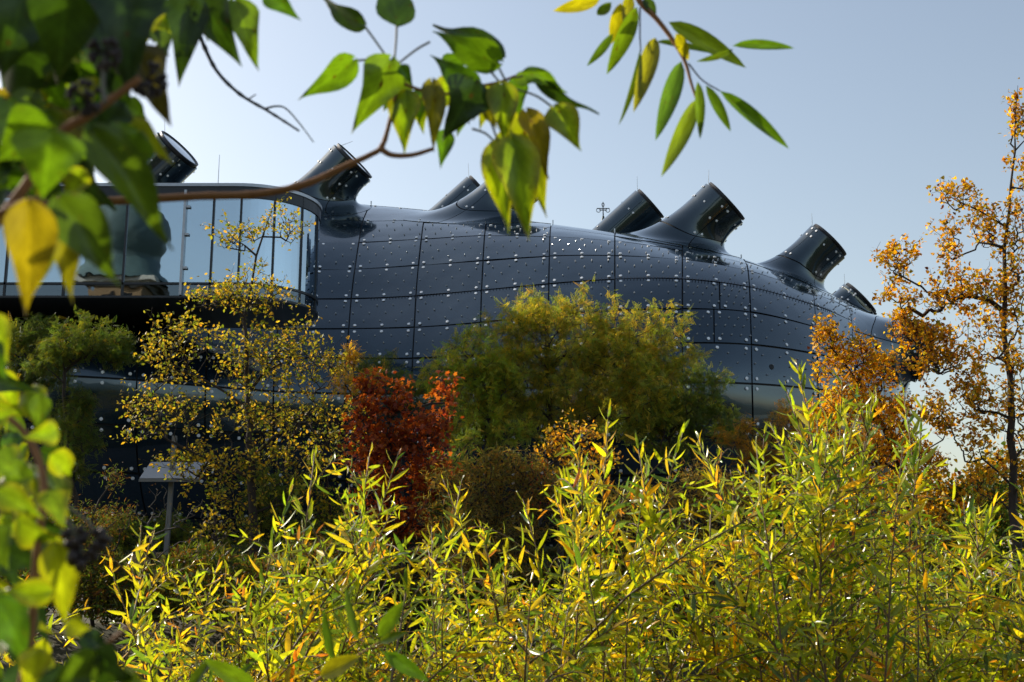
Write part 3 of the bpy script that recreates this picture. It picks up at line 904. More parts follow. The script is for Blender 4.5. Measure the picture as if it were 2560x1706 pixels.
# far rows first: trees between the museum and the river
tree('locust_tree', 'tall olive green locust with the highest crown before the museum belly', 'tree', 55, [(1400, 1560), (1405, 1250), (1380, 1080), (1370, 950), (1360, 800)],
     [(1370, 840, 150, 110, 150), (1545, 870, 170, 110, 150), (1300, 940, 110, 110, 80), (1460, 990, 200, 120, 130), (1640, 930, 90, 90, 50)], ('pinnate', .34, 8.5, GRN), depth=.7, r_max=.2, tipf=2.3, r_tip=.006)
tree('locust_tree', 'lighter green locust just right of the red maple', 'tree', 53, [(1210, 1560), (1215, 1300), (1220, 1050), (1225, 900)],
     [(1190, 900, 100, 95, 80), (1250, 960, 85, 90, 60), (1140, 960, 90, 90, 60), (1220, 1050, 140, 100, 80)], ('pinnate', .34, 7.5, [(4, (.22, .29, .036)), (3, (.30, .30, .036)), (2, (.42, .34, .036)), (2, (.15, .22, .03))]), depth=.7, r_max=.18, tipf=2.3)
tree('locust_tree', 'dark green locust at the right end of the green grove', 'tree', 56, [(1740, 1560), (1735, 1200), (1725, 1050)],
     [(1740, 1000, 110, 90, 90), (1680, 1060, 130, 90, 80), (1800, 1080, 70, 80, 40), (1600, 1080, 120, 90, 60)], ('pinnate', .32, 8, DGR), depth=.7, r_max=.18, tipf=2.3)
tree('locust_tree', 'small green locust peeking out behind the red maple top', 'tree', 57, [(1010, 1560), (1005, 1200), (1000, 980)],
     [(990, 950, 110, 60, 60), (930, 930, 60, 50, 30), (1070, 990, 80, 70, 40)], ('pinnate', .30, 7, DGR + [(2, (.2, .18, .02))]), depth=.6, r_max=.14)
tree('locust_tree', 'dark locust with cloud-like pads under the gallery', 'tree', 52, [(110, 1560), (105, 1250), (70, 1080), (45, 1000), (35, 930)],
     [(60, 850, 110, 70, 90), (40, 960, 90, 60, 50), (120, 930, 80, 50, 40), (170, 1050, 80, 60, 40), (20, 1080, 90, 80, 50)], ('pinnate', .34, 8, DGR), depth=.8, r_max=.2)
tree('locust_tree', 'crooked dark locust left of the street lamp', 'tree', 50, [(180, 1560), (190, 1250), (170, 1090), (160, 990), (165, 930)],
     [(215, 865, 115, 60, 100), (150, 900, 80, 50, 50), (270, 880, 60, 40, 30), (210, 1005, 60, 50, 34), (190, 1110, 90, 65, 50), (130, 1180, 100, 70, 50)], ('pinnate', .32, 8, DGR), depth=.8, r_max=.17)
tree('honey_locust', 'yellow sprigs of a young tree above the red maple', 'tree', 50, [(905, 1560), (895, 1200), (890, 960), (880, 850)],
     [(885, 880, 34, 40, 16), (905, 950, 70, 50, 26), (850, 960, 60, 60, 20)], ('pinnate', .30, 6, [(5, (.50, .30, .02)), (2, (.34, .26, .03))]), depth=.6, r_max=.1)
tree('orange_tree', 'orange brown tree behind the tall willow shoots', 'tree', 52, [(1900, 1560), (1905, 1300), (1905, 1150)],
     [(1890, 1110, 80, 70, 60), (1960, 1160, 90, 90, 60), (1860, 1220, 90, 90, 50), (1990, 1060, 60, 60, 40)], ('pinnate', .30, 7, ORG), depth=.8, r_max=.14)
tree('linden_tree', 'sparse yellow-leaved linden reaching up before the gallery glass', 'tree', 44, [(640, 1580), (634, 1330), (628, 1150), (620, 980), (612, 800), (640, 640), (690, 500)],
     [(700, 560, 75, 85, 46), (590, 590, 85, 60, 40), (640, 720, 120, 80, 70), (540, 730, 100, 70, 60), (700, 850, 120, 90, 80), (470, 860, 130, 100, 90), (610, 900, 130, 90, 80), (760, 1000, 110, 100, 80), (430, 1030, 130, 90, 80), (840, 1080, 80, 90, 50), (400, 940, 60, 60, 30), (480, 1150, 110, 60, 50), (640, 1080, 150, 100, 90), (800, 900, 90, 60, 40), (560, 1190, 130, 80, 60), (720, 1180, 110, 100, 60)],
     ('ovate', .155, 3.2, YEL), r_max=.22, depth=.8, bare=.14, twig_leaf=.28, r_tip=.005, expo=.4, tipf=2.9)
tree('linden_tree', 'low dull yellow linden with a forked trunk by the lamp', 'tree', 43, [(545, 1580), (540, 1380), (535, 1280), (560, 1180)],
     [(520, 1300, 110, 60, 50), (600, 1330, 100, 60, 50), (540, 1410, 120, 50, 40), (640, 1400, 80, 60, 30)], ('ovate', .15, 2.6, [(4, (.36, .27, .03)), (3, (.2, .2, .03)), (2, (.1, .13, .02))]), r_max=.13, depth=.7, bare=.1)
tree('red_maple', 'rust red maple with pointed spires', 'tree', 42, [(990, 1580), (985, 1300), (975, 1100), (960, 950)],
     [(920, 950, 38, 60, 40), (1000, 1000, 50, 60, 40), (1110, 970, 34, 60, 34), (930, 1060, 70, 80, 80), (1080, 1070, 75, 80, 90), (1000, 1120, 100, 80, 100), (920, 1180, 95, 90, 80), (1070, 1200, 90, 90, 80), (980, 1280, 100, 90, 70), (1040, 1340, 90, 70, 40)], ('maple', .20, 4.2, RED), r_max=.16, depth=.85, droop=.5)
tree('cottonwood', 'small golden cottonwood in front of the green grove', 'tree', 40, [(1450, 1580), (1445, 1300), (1440, 1150)],
     [(1430, 1080, 75, 60, 60), (1510, 1110, 65, 60, 44), (1390, 1130, 60, 70, 40), (1460, 1190, 90, 60, 40)], ('ovate', .16, 3.6, [(4, (.50, .26, .02)), (3, (.40, .27, .03)), (2, (.22, .21, .03))]), r_max=.1, depth=.8)
tree('sumac_shrub', 'small scarlet shrub beside the golden cottonwood', 'shrub', 38.5, [(1352, 1590), (1355, 1350), (1356, 1240)],
     [(1356, 1190, 40, 44, 26), (1345, 1240, 30, 40, 14)], ('lance', .22, 6, [(4, (.40, .035, .02)), (2, (.30, .06, .02))]), r_max=.05, depth=.8)
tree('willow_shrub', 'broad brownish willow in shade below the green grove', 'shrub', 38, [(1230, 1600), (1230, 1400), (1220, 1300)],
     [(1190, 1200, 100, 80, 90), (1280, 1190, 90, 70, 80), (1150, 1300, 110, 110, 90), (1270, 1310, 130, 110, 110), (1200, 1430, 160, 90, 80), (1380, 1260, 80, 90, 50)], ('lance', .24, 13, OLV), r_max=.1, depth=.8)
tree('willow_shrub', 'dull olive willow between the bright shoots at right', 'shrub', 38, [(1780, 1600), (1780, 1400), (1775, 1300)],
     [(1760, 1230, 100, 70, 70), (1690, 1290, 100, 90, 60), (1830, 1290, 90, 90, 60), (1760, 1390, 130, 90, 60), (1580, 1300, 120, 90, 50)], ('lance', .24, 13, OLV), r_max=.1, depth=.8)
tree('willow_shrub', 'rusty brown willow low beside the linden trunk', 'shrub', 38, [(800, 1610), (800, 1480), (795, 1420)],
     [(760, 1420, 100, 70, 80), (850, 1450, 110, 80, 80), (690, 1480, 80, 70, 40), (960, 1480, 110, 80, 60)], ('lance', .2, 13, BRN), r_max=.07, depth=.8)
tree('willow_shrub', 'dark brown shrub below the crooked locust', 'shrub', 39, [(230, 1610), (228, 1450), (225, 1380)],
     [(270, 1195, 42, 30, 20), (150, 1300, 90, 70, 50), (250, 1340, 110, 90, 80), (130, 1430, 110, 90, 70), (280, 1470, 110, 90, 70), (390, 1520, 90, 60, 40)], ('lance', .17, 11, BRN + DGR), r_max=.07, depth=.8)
tree('bare_shrub', 'leafless twiggy shrub beside the street lamp', 'shrub', 40, [(400, 1600), (398, 1480), (396, 1400)],
     [(370, 1270, 60, 60, 20), (450, 1290, 50, 60, 16), (410, 1350, 80, 50, 16)], ('lance', .10, .12, BRN), bark='bark_pale', r_max=.05, depth=.8)
tree('dark_shrub', 'dark evergreen shrub at the foot of the golden poplar', 'shrub', 38, [(2440, 1600), (2440, 1450), (2440, 1380)],
     [(2440, 1270, 90, 80, 60), (2520, 1330, 90, 100, 60), (2400, 1400, 110, 90, 60), (2520, 1470, 110, 80, 40)], ('ovate', .16, 8, DGR), r_max=.08, depth=.8)
tree('understorey_shrub', 'green undergrowth behind the linden trunk', 'shrub', 46, [(700, 1580), (700, 1400), (705, 1300)],
     [(690, 1230, 90, 80, 60), (740, 1320, 110, 90, 60), (640, 1370, 110, 80, 50)], ('pinnate', .30, 7, DGR), r_max=.08, depth=.8)
# golden trees on the right
tree('golden_poplar', 'tall golden poplar at the right edge with bare upper twigs', 'tree', 36, [(2545, 1640), (2540, 1350), (2530, 1150), (2522, 950), (2510, 780), (2515, 620), (2528, 470), (2540, 330), (2546, 215)],
     [(2545, 300, 34, 95, 70), (2560, 420, 40, 80, 46), (2400, 480, 62, 60, 46), (2470, 560, 70, 90, 60), (2380, 600, 60, 75, 44), (2540, 640, 60, 100, 50), (2440, 720, 85, 70, 60), (2360, 740, 70, 60, 46), (2240, 640, 72, 70, 62), (2260, 740, 60, 55, 40), (2295, 830, 75, 50, 120), (2345, 885, 65, 65, 130), (2250, 800, 50, 40, 50), (2490, 850, 90, 100, 70), (2450, 980, 90, 80, 60), (2540, 1060, 80, 110, 70), (2420, 1090, 70, 70, 40), (2490, 1200, 90, 70, 50), (2400, 860, 60, 60, 40), (2420, 960, 60, 60, 40), (2540, 780, 50, 90, 46), (2560, 930, 50, 90, 46), (2500, 700, 60, 60, 40), (2350, 1010, 50, 60, 30), (2540, 530, 40, 70, 30)],
     ('poplar', .125, 5.2, GOLD), r_max=.17, depth=.8, bare=.10, twig_leaf=.26, r_tip=.0045, expo=.38, tipf=2.6)
tree('golden_poplar', 'lower golden poplar before the rounded end of the museum', 'tree', 38, [(2300, 1620), (2290, 1350), (2250, 1180), (2200, 1060), (2150, 960)],
     [(2075, 830, 40, 60, 40), (2120, 900, 75, 65, 60), (2200, 930, 70, 55, 46), (2110, 990, 80, 60, 60), (2220, 1030, 100, 60, 70), (2080, 1080, 80, 70, 50), (2180, 1120, 110, 70, 80), (2300, 1150, 80, 80, 60), (2110, 1210, 110, 90, 70), (2260, 1260, 120, 90, 70), (2360, 1060, 40, 60, 20)],
     ('poplar', .13, 6.0, GOLD), r_max=.16, depth=.8, bare=.08, twig_leaf=.28, r_tip=.0045, expo=.4, tipf=3.4, dens=3.2)
for k, (px, py, rx, lab) in enumerate(((2440, 1290, 200, 'hazy green tree far behind the golden poplars'), (2330, 1330, 160, 'small far tree low behind the golden poplars'))):
    tree('far_tree', lab, 'tree', 120 - 8 * k, [(px, 1520), (px, 1400), (px, py)], [(px, py, rx, 70, 120), (px - 40, py + 60, rx, 60, 80)], ('ovate', .5, 6, DGR), r_max=.3, depth=.7)

tree('golden_shrub', 'golden brown thicket closing the gap below the tall poplar', 'shrub', 40, [(2400, 1600), (2400, 1400), (2400, 1300)],
     [(2380, 1230, 80, 70, 60), (2470, 1180, 90, 80, 60), (2550, 1200, 70, 80, 40), (2420, 1320, 110, 80, 60), (2330, 1290, 80, 80, 40)], ('poplar', .16, 6, GOLD + DGR), r_max=.08, depth=.8, tipf=2.4)
tree('green_shrub', 'dark green bush filling the gap behind the street lamp', 'shrub', 49, [(380, 1580), (380, 1440), (380, 1360)],
     [(350, 1330, 100, 70, 60), (450, 1370, 100, 70, 50), (300, 1400, 90, 80, 40), (400, 1450, 120, 70, 50)], ('pinnate', .28, 8, DGR), r_max=.07, depth=.8)
tree('yellow_shrub', 'yellow-green bush between the linden trunk and the red maple', 'shrub', 45, [(830, 1590), (828, 1400), (828, 1300)],
     [(830, 1150, 70, 80, 60), (800, 1270, 90, 80, 60), (860, 1330, 80, 70, 40), (780, 1360, 80, 60, 40)], ('ovate', .15, 5, YEL + DGR), r_max=.08, depth=.8)
tree('green_shrub', 'small green bush between the red maple and the brownish willow', 'shrub', 44, [(1110, 1590), (1112, 1420), (1112, 1330)],
     [(1110, 1180, 70, 70, 40), (1100, 1280, 90, 80, 50), (1160, 1120, 60, 60, 30)], ('pinnate', .28, 7, DGR), r_max=.07, depth=.8)

# ---- street lamp with a flat indirect reflector
lb = W(408, 1350, 47); lb[2] = .4
lamp = empty('street_lamp', lb); tag(lamp, 'grey street lamp with a wide white flat reflector', 'street lamp')
lt = W(437, 1090, 47); foot = np.array((lt[0] - .12, lt[1], .4))
mb = MB(); mb.bar(foot, lt, .17, .17); mb.build('pole', M['lamp_metal'], lamp)
hc = W(436, 1182, 47)
mb = MB(); mb.box(hc + (0, 0, .06), (2.3, 1.5, .1), np.array([(1, 0, 0), (0, .87, .5), (0, -.5, .87)])); mb.build('reflector', M['lamp_white'], lamp)
mb = MB(); mb.box(hc + (0, -.66, -.36), (2.34, .08, .1)); mb.build('reflector_edge', M['lamp_metal'], lamp)
mb = MB(); mb.bar(hc + (0, .1, -.2), hc + (0, -.6, -.35), .08); mb.build('bracket', M['lamp_metal'], lamp)
mb = MB(); mb.box(foot + (0, 0, .1), (.4, .4, .2)); mb.build('base_plate', M['lamp_metal'], lamp)

# ---- uncountable scrub added along the far bank, coloured dark to stand for shade
n = 32000
u = rng.uniform(-120, 2700, n); yv = 1560 - (210 + 90 * (u < 760)) * rng.random(n) ** .8 * (.65 + .35 * np.sin(u * .013) * np.sin(u * .0041 + 1)); dv = rng.uniform(36.5, 41.5, n)
P = np.array([W(a_, b_, c_) for a_, b_, c_ in zip(u, yv, dv)])
V, T, C = leaf_cloud(leaf_tpl('lance'), P, rng.normal(size=(n, 3)) + (0, 0, .6), rng.normal(size=(n, 3)) + (0, 0, .6), rng.uniform(.2, .42, n), pick_cols(BRN + DGR + DGR, n) * .8, np.full(n, 1.8))
tag(link('riverbank_scrub', mesh_np('riverbank_scrub', V, T, M['leaf'], C), kind='stuff'), 'tangled scrub along the far river bank, coloured dark to stand for shade', 'scrub')

# ================================================================ FOREGROUND WILLOWS
def lance_leaf(seg=5, fold=.10, curl=.18, wid=.085):
    """long willow leaf, two strips with a folded midrib, along +X"""
    t = np.linspace(0, 1, seg + 1)
    w = wid * np.sin(math.pi * t ** .8) ** .8
    w[0] = .01; w[-1] = .0
    z = -curl * t ** 2
    V, T = [], []
    for k in range(seg + 1):
        V += [(t[k], w[k], z[k] + fold * w[k] * 4), (t[k], 0, z[k]), (t[k], -w[k], z[k] + fold * w[k] * 4)]
    for k in range(seg):
        a = 3 * k
        T += [(a, a + 1, a + 4), (a, a + 4, a + 3), (a + 1, a + 2, a + 5), (a + 1, a + 5, a + 4)]
    return np.array(V), np.array(T)
WIL = [(6, (.37, .42, .03)), (4, (.25, .33, .035)), (3.5, (.55, .43, .03)), (1.4, (.68, .40, .03)), (2.6, (.10, .18, .04)), (.4, (.50, .20, .04))]
LT = lance_leaf()
VARIANTS = []
for k in range(24):
    V0, T0 = lance_leaf(5, .06 + .08 * random.random(), random.uniform(-.05, .35), random.uniform(.07, .10))
    cc_ = pick_cols(WIL, 1)
    VARIANTS.append(mesh_np('willow_leaf', V0, T0, M['willow_leaf'], np.repeat(cc_, len(V0), 0), smooth=True))

def smooth_path(pts, n=6):
    pts = np.asarray(pts, float)
    P = np.concatenate([[2 * pts[0] - pts[1]], pts, [2 * pts[-1] - pts[-2]]])
    out = []
    for i in range(len(pts) - 1):
        out.append(catmull([P[i], P[i + 1], P[i + 2], P[i + 3]], np.linspace(0, 1, n, endpoint=False)))
    return np.concatenate(out + [pts[-1:]])

def in_frame(P):
    d = P - np.array((0, 0, CZ))
    zc = d[:, 1] * CP + d[:, 2] * SP
    u = 1280 + FPX * d[:, 0] / zc; v = 853 - FPX * (-d[:, 1] * SP + d[:, 2] * CP) / zc
    return u, v, zc

def willow(label, base_px, Y, shoots, fill, seed, spread=1.0):
    """shoots: photo pixels of the shoots' tips; fill: (n, x0, x1, y0, y1) more tips inside a box of the photo"""
    r_ = np.random.default_rng(seed)
    lsc = (1.0, .92, 1.08, .96, 1.05, .9)[seed % 6]
    pal = [(w_ * r_.uniform(.5, 1.7), c_) for w_, c_ in WIL]
    ground = -0.5 - .28 * max(0, Y - 4)
    bx_ = W(base_px, 1500, Y)[0]
    root = empty('willow_shrub', (bx_, Y, ground)); tag(root, label, 'willow', 'sunlit willows in the foreground')
    tips = [(W(x, y, Y + d), 1.0) for x, y, d in shoots]
    n, x0, x1, y0, y1 = fill
    cl = [(r_.uniform(x0, x1), y0 + (y1 - y0) * (q + .5) / 9, r_.uniform(-.7, 1.6)) for q in range(9)]
    for _ in range(n):
        g = cl[r_.integers(0, len(cl))]
        tips.append((W(g[0] + r_.normal() * 55, max(y0 - 20, g[1] + r_.normal() * 75), Y + g[2] + r_.normal() * .25), .8))
    stems = MB(); P, D, Nn, Sz = [], [], [], []
    def dress(pts, start, ls):
        """leaves spiralling along a shoot"""
        L = np.concatenate([[0], np.cumsum(np.linalg.norm(np.diff(pts, axis=0), axis=1))])
        s = max(start * L[-1], L[-1] - 1.15)
        k = r_.integers(0, 9)
        while s < L[-1]:
            p = np.array([np.interp(s, L, pts[:, i]) for i in range(3)])
            q = np.array([np.interp(min(s + .02, L[-1] + .02), L, pts[:, i]) for i in range(3)])
            t = unit(pts[-1] - pts[-2]) if s > L[-1] - .03 else unit(q - p)
            x = unit(np.cross(t, (.3, .1, .9))); y = np.cross(t, x)
            a = k * 2.4 + r_.normal() * .3
            rad = math.cos(a) * x + math.sin(a) * y
            f = (L[-1] - s) / L[-1]
            ang = R(30 + 42 * min(1, f * 3.0)) + r_.normal() * .3
            d = math.cos(ang) * t + math.sin(ang) * rad
            P.append(p); D.append(d); Nn.append(np.cross(d, np.cross(t, d)) * -1 + r_.normal(size=3) * .6 + (0, 0, .3))
            Sz.append(ls * r_.uniform(.6, 1.35) * (.62 + .5 * min(1, (L[-1] - s) / .25)))
            s += r_.uniform(.014, .027); k += 1
    for tip, w_ in tips:
        if w_ == 1.0:
            b0 = np.array((bx_ + (tip[0] - bx_) * .35 + r_.normal() * .2, Y + (tip[1] - Y) * .3 + r_.normal() * .2, ground))
            mid = b0 * .42 + tip * .58 + np.array((r_.normal() * .28, r_.normal() * .15, .10))
        else:
            ln = r_.normal(size=2) * (1.0, .6)
            b0 = np.array((tip[0] - ln[0], tip[1] - ln[1], ground))
            mid = np.array((tip[0] - ln[0] * r_.uniform(.3, .8), tip[1] - ln[1] * .4, tip[2] + r_.uniform(-.55, .15)))
        t = np.linspace(0, 1, 12)[:, None]
        pts = (1 - t) ** 2 * b0 + 2 * t * (1 - t) * mid + t ** 2 * tip
        pts += np.cumsum(r_.normal(size=pts.shape) * .010, axis=0) * np.linspace(0, 1, 12)[:, None]
        stems.tube(pts, np.linspace(.010, .0020, 12), 5)
        dress(pts, .4, .092 * lsc)
        for q in range(r_.integers(6, 11)):
            f = r_.uniform(.42, .94)
            k = f * 11; i0 = int(k); p = pts[i0] + (pts[min(i0 + 1, 11)] - pts[i0]) * (k - i0)
            tdir = unit(pts[min(i0 + 1, 11)] - pts[max(i0 - 1, 0)])
            side = unit(np.cross(tdir, r_.normal(size=3)))
            e = p + (tdir * .5 + side * .9 + (0, 0, .12)) * r_.uniform(.14, .5) * (1.2 - f * .65)
            tt = np.linspace(0, 1, 6)[:, None]
            pp = p + (e - p) * tt + np.array((0, 0, .05)) * np.sin(tt * math.pi) + side * .05 * np.sin(tt * 2.2)
            stems.tube(pp, np.linspace(.0036, .0014, 6), 4)
            dress(pp, .12, .084 * lsc)
    dead = MB()
    for q in range(4):
        tip = W(r_.uniform(x0, x1), y0 + r_.uniform(-60, 160), Y + r_.uniform(-.3, .6)); b0 = tip + np.array((r_.normal() * .35, r_.normal() * .2, -1.4))
        dead.tube(smooth_path([b0, (b0 + tip) / 2 + r_.normal(size=3) * .05, tip], 5), np.linspace(.005, .0016, 11), 5)
    dead.build('dead_stems', M['bark_pale'], root, smooth=True)
    stems.build('stems', M['twig'], root, smooth=True)
    P, D, Nn, Sz = np.array(P), np.array(D), np.array(Nn), np.array(Sz)
    u, v, zc = in_frame(P)
    ok = (u > -40) & (u < 2600) & (v > 0) & (v < 1740)
    score = np.where(ok, Sz / zc, 0) * (1 + .6 * (v < np.percentile(v[ok], 55)))
    order = np.argsort(-score)
    solo = order[:280]; rest = order[280:]
    for i in solo:
        X = unit(D[i]); Yv = unit(np.cross(Nn[i], X)); Z = np.cross(X, Yv)
        o = bpy.data.objects.new('leaf', VARIANTS[int(r_.integers(0, 24))])
        s = Sz[i]
        mtx = Matrix(((X[0] * s, Yv[0] * s, Z[0] * s, P[i][0]), (X[1] * s, Yv[1] * s, Z[1] * s, P[i][1]), (X[2] * s, Yv[2] * s, Z[2] * s, P[i][2]), (0, 0, 0, 1)))
        o.parent = root; o.matrix_parent_inverse = Matrix.Translation(-root.location)
        o.matrix_basis = mtx
        COL.objects.link(o)
    V, T, C = leaf_cloud(lance_leaf(4), P[rest], D[rest], Nn[rest], Sz[rest], pick_cols(pal, len(rest)), r_.uniform(.8, 1.2, len(rest)))
    link('foliage', mesh_np('foliage', V, T, M['willow_leaf'], C, smooth=True), root, 'stuff')
    return len(P)

nl = 0
nl += willow('low willow tangle at the bottom left beside the ivy', 420, 5.2, [(350, 1290, 0), (405, 1420, -.3), (500, 1440, 0), (560, 1380, .4), (650, 1400, .2), (300, 1430, -.5)], (25, 290, 720, 1550, 1760), 11)
nl += willow('willow with a forked leafy top before the red maple', 860, 5.0, [(805, 1125, 0), (735, 1225, -.2), (950, 1150, .2), (1000, 1150, .5), (890, 1240, -.3), (700, 1290, .1), (1150, 1180, .8)], (30, 680, 1060, 1390, 1760), 12)
nl += willow('sparse willow shoots in the middle before the brownish shrub', 1180, 5.4, [(1120, 1240, 0), (1305, 1240, .2), (1060, 1330, -.3), (1210, 1330, .3), (1260, 1400, -.4)], (28, 1020, 1400, 1500, 1760), 13)
nl += willow('willow right of centre topped by two bright shoots', 1530, 5.3, [(1545, 1035, 0), (1500, 1110, .1), (1575, 1120, -.2), (1440, 1150, -.1), (1640, 1110, -.1), (1410, 1085, .3), (1690, 1070, .2), (1480, 1200, -.4), (1740, 1090, .5), (1380, 1240, -.2), (1600, 1170, .4), (1790, 1090, .2)], (28, 1360, 1800, 1360, 1760), 14)
nl += willow('tallest willow with its leading shoot over the golden leaves', 2080, 4.8, [(2030, 885, 0), (1965, 985, .2), (2105, 960, .3), (2060, 1010, -.2), (1935, 1040, .1), (2215, 990, .0), (2255, 1020, .4), (2010, 1060, -.3), (2140, 1030, -.1), (1900, 1100, -.2), (2180, 955, .2), (2150, 1090, .5), (2300, 1010, .3), (1990, 1130, .5), (1870, 1230, 0), (2240, 1130, -.3), (2080, 1080, .7)], (34, 1830, 2320, 1200, 1760), 15)
nl += willow('willow leaning out at the right edge', 2420, 5.6, [(2390, 1230, 0), (2500, 1250, -.3), (2570, 1240, .3), (2330, 1300, .3), (2450, 1370, -.2), (2540, 1440, 0)], (34, 2260, 2600, 1360, 1760), 16)
print('willow leaves', nl)

# ================================================================ NEAR IVY AND TWIGS
def ivy_leaf_mesh(rgb, lobes=0.0, fold=.25, curl=.25, twist=0.0, wav=.075, edge=None, mat='ivy_leaf'):
    """ovate, long-pointed ivy leaf along +X, unit length and unit full width 1 (scaled later)"""
    tv = np.array([0, .04, .10, .18, .28, .40, .52, .64, .75, .85, .93, 1.0])
    wv = np.array([.02, .20, .37, .47, .50, .47, .39, .28, .165, .085, .035, .0])
    wv = wv + lobes * np.array([0, 0, .02, .06, .05, -.05, -.09, -.06, 0, 0, 0, 0])
    av = np.array([-1, -.66, -.33, 0, .33, .66, 1])
    V, C = [], []
    for t, w in zip(tv, wv):
        for a in av:
            y = a * w
            x = t - .07 * abs(a) ** 1.5 * (1 - t)            # heart-shaped foot
            z = fold * abs(y) - curl * t * t + wav * math.sin(9 * t + 3 * a) * abs(a) + twist * y * t
            V.append((x, y, z))
            k = 1 + .16 * (abs(a) < .1)
            c = np.array(rgb) * k
            if edge is not None: c = c * (1 - abs(a) ** 3) + np.array(edge) * abs(a) ** 3
            C.append(c)
    return mesh_np('leaf', np.array(V), quads(12, 7), M[mat], np.array(C), smooth=True)

IVG = [(.045, .10, .012), (.06, .125, .012), (.075, .14, .012), (.05, .085, .014), (.09, .15, .014)]
IVY_Y = [(.15, .21, .013), (.20, .225, .013), (.12, .185, .013)]
IVV = {'g': [ivy_leaf_mesh(c, l, f, cu) for c, l, f, cu in zip(IVG * 2, (0, .8, .3, 0, .5, .2, .9, 0, .4, .7), (.2, .35, .1, .3, .25, .4, .15, .3, .2, .1), (.3, .1, .35, .2, .4, .15, .3, .45, .1, .2))],
       'y': [ivy_leaf_mesh(c, l, .25, .25, edge=(.22, .21, .015)) for c, l in zip(IVY_Y, (0, .5, .2))],
       'o': [ivy_leaf_mesh((.17, .13, .012), .3, .3, .3), ivy_leaf_mesh((.12, .11, .012), .1, .2, .2)],
       'd': [ivy_leaf_mesh((.032, .06, .012), .5, .2, .2, mat='ivy_dark'), ivy_leaf_mesh((.026, .05, .014), .8, .3, .3, mat='ivy_dark'), ivy_leaf_mesh((.04, .075, .012), .2, .2, .3, mat='ivy_dark')],
       'b': [ivy_leaf_mesh((.075, .06, .018), .9, .2, .2)]}

ri = np.random.default_rng(5)
def put_leaf(root, mesh, b_px, t_px, w_px, Y, dt=0.0, roll=None, name='leaf'):
    """one leaf from its foot to its tip; dt pushes the tip away from the viewer, roll turns it about its midrib"""
    a, t = W(*b_px, Y), W(*t_px, Y + dt)
    X = t - a; L = np.linalg.norm(X); X = X / L
    toward = unit(np.array((0, 0, CZ)) - (a + t) / 2)
    Z = unit(toward - X * (toward @ X)); Yv = np.cross(Z, X)
    ro = roll if roll is not None else ri.normal() * .45
    Z2 = math.cos(ro) * Z + math.sin(ro) * Yv; Y2 = np.cross(Z2, X)
    wd = 1.12 * w_px * m_per_px(Y) / max(.55, abs(math.cos(ro)))
    o = bpy.data.objects.new(name, mesh)
    o.parent = root; o.matrix_parent_inverse = Matrix.Translation(-root.location)
    zl = (L + wd) / 2
    o.matrix_basis = Matrix(((X[0] * L, Y2[0] * wd, Z2[0] * zl, a[0]), (X[1] * L, Y2[1] * wd, Z2[1] * zl, a[1]), (X[2] * L, Y2[2] * wd, Z2[2] * zl, a[2]), (0, 0, 0, 1)))
    COL.objects.link(o)

def stem(root, px, Y, r0, r1, mat, name='stem', knots=0.0):
    Ys = Y if isinstance(Y, (list, tuple)) else [Y] * len(px)
    pts = smooth_path([W(x, y, d) for (x, y), d in zip(px, Ys)])
    r = np.linspace(r0, r1, len(pts))
    if knots: r = r * (1 + knots * (ri.random(len(pts)) < .18) * ri.random(len(pts)))
    mb = MB(); mb.tube(pts, r, 10); mb.build(name, M[mat], root, smooth=True)

def leaves(root, rows, Y, jy=.06, pet=None):
    for row in rows:
        kind, b_, t_, w_ = row[:4]
        dt = row[4] if len(row) > 4 else ri.normal() * .02
        yy = Y + (row[5] if len(row) > 5 else ri.uniform(-jy, jy))
        put_leaf(root, random.choice(IVV[kind]), b_, t_, w_, yy, dt, row[6] if len(row) > 6 else None)

# -- the ivy branch that crosses the picture
YB = 1.45
ivb = empty('ivy_branch', W(-120, 540, YB)); tag(ivb, 'ivy branch crossing in front of the gallery with a leafy tip', 'ivy branch')
stem(ivb, [(-160, 545), (90, 508), (300, 502), (500, 491), (640, 486), (760, 462), (850, 422), (925, 388), (955, 366), (974, 305), (990, 225), (986, 150)], YB, .0062, .0022, 'ivy_stem', knots=.25)
stem(ivb, [(950, 372), (980, 388), (1030, 388), (1085, 372)], YB, .0042, .0026, 'ivy_stem')
stem(ivb, [(988, 200), (1050, 225), (1120, 235), (1200, 216), (1250, 205), (1290, 190)], [YB, YB, YB, YB + .02, YB + .03, YB + .03], .0024, .0018, 'ivy_stem')
for q in ([(909, 62), (940, 105), (966, 142)], [(992, 58), (990, 105), (986, 150)], [(1075, 105), (1040, 125), (995, 160)], [(1240, 155), (1255, 185), (1268, 208)], [(1210, 150), (1228, 180), (1248, 205)], [(1385, 271), (1340, 240), (1285, 222)], [(1180, 322), (1215, 335), (1242, 362)], [(1225, 300), (1236, 330), (1246, 362)], [(1255, 310), (1262, 340), (1276, 355)], [(1347, 206), (1320, 190), (1290, 195)], [(879, 153), (930, 150), (984, 158)]):
    stem(ivb, q, YB + .01, .0016, .0014, 'petiole', 'petiole')
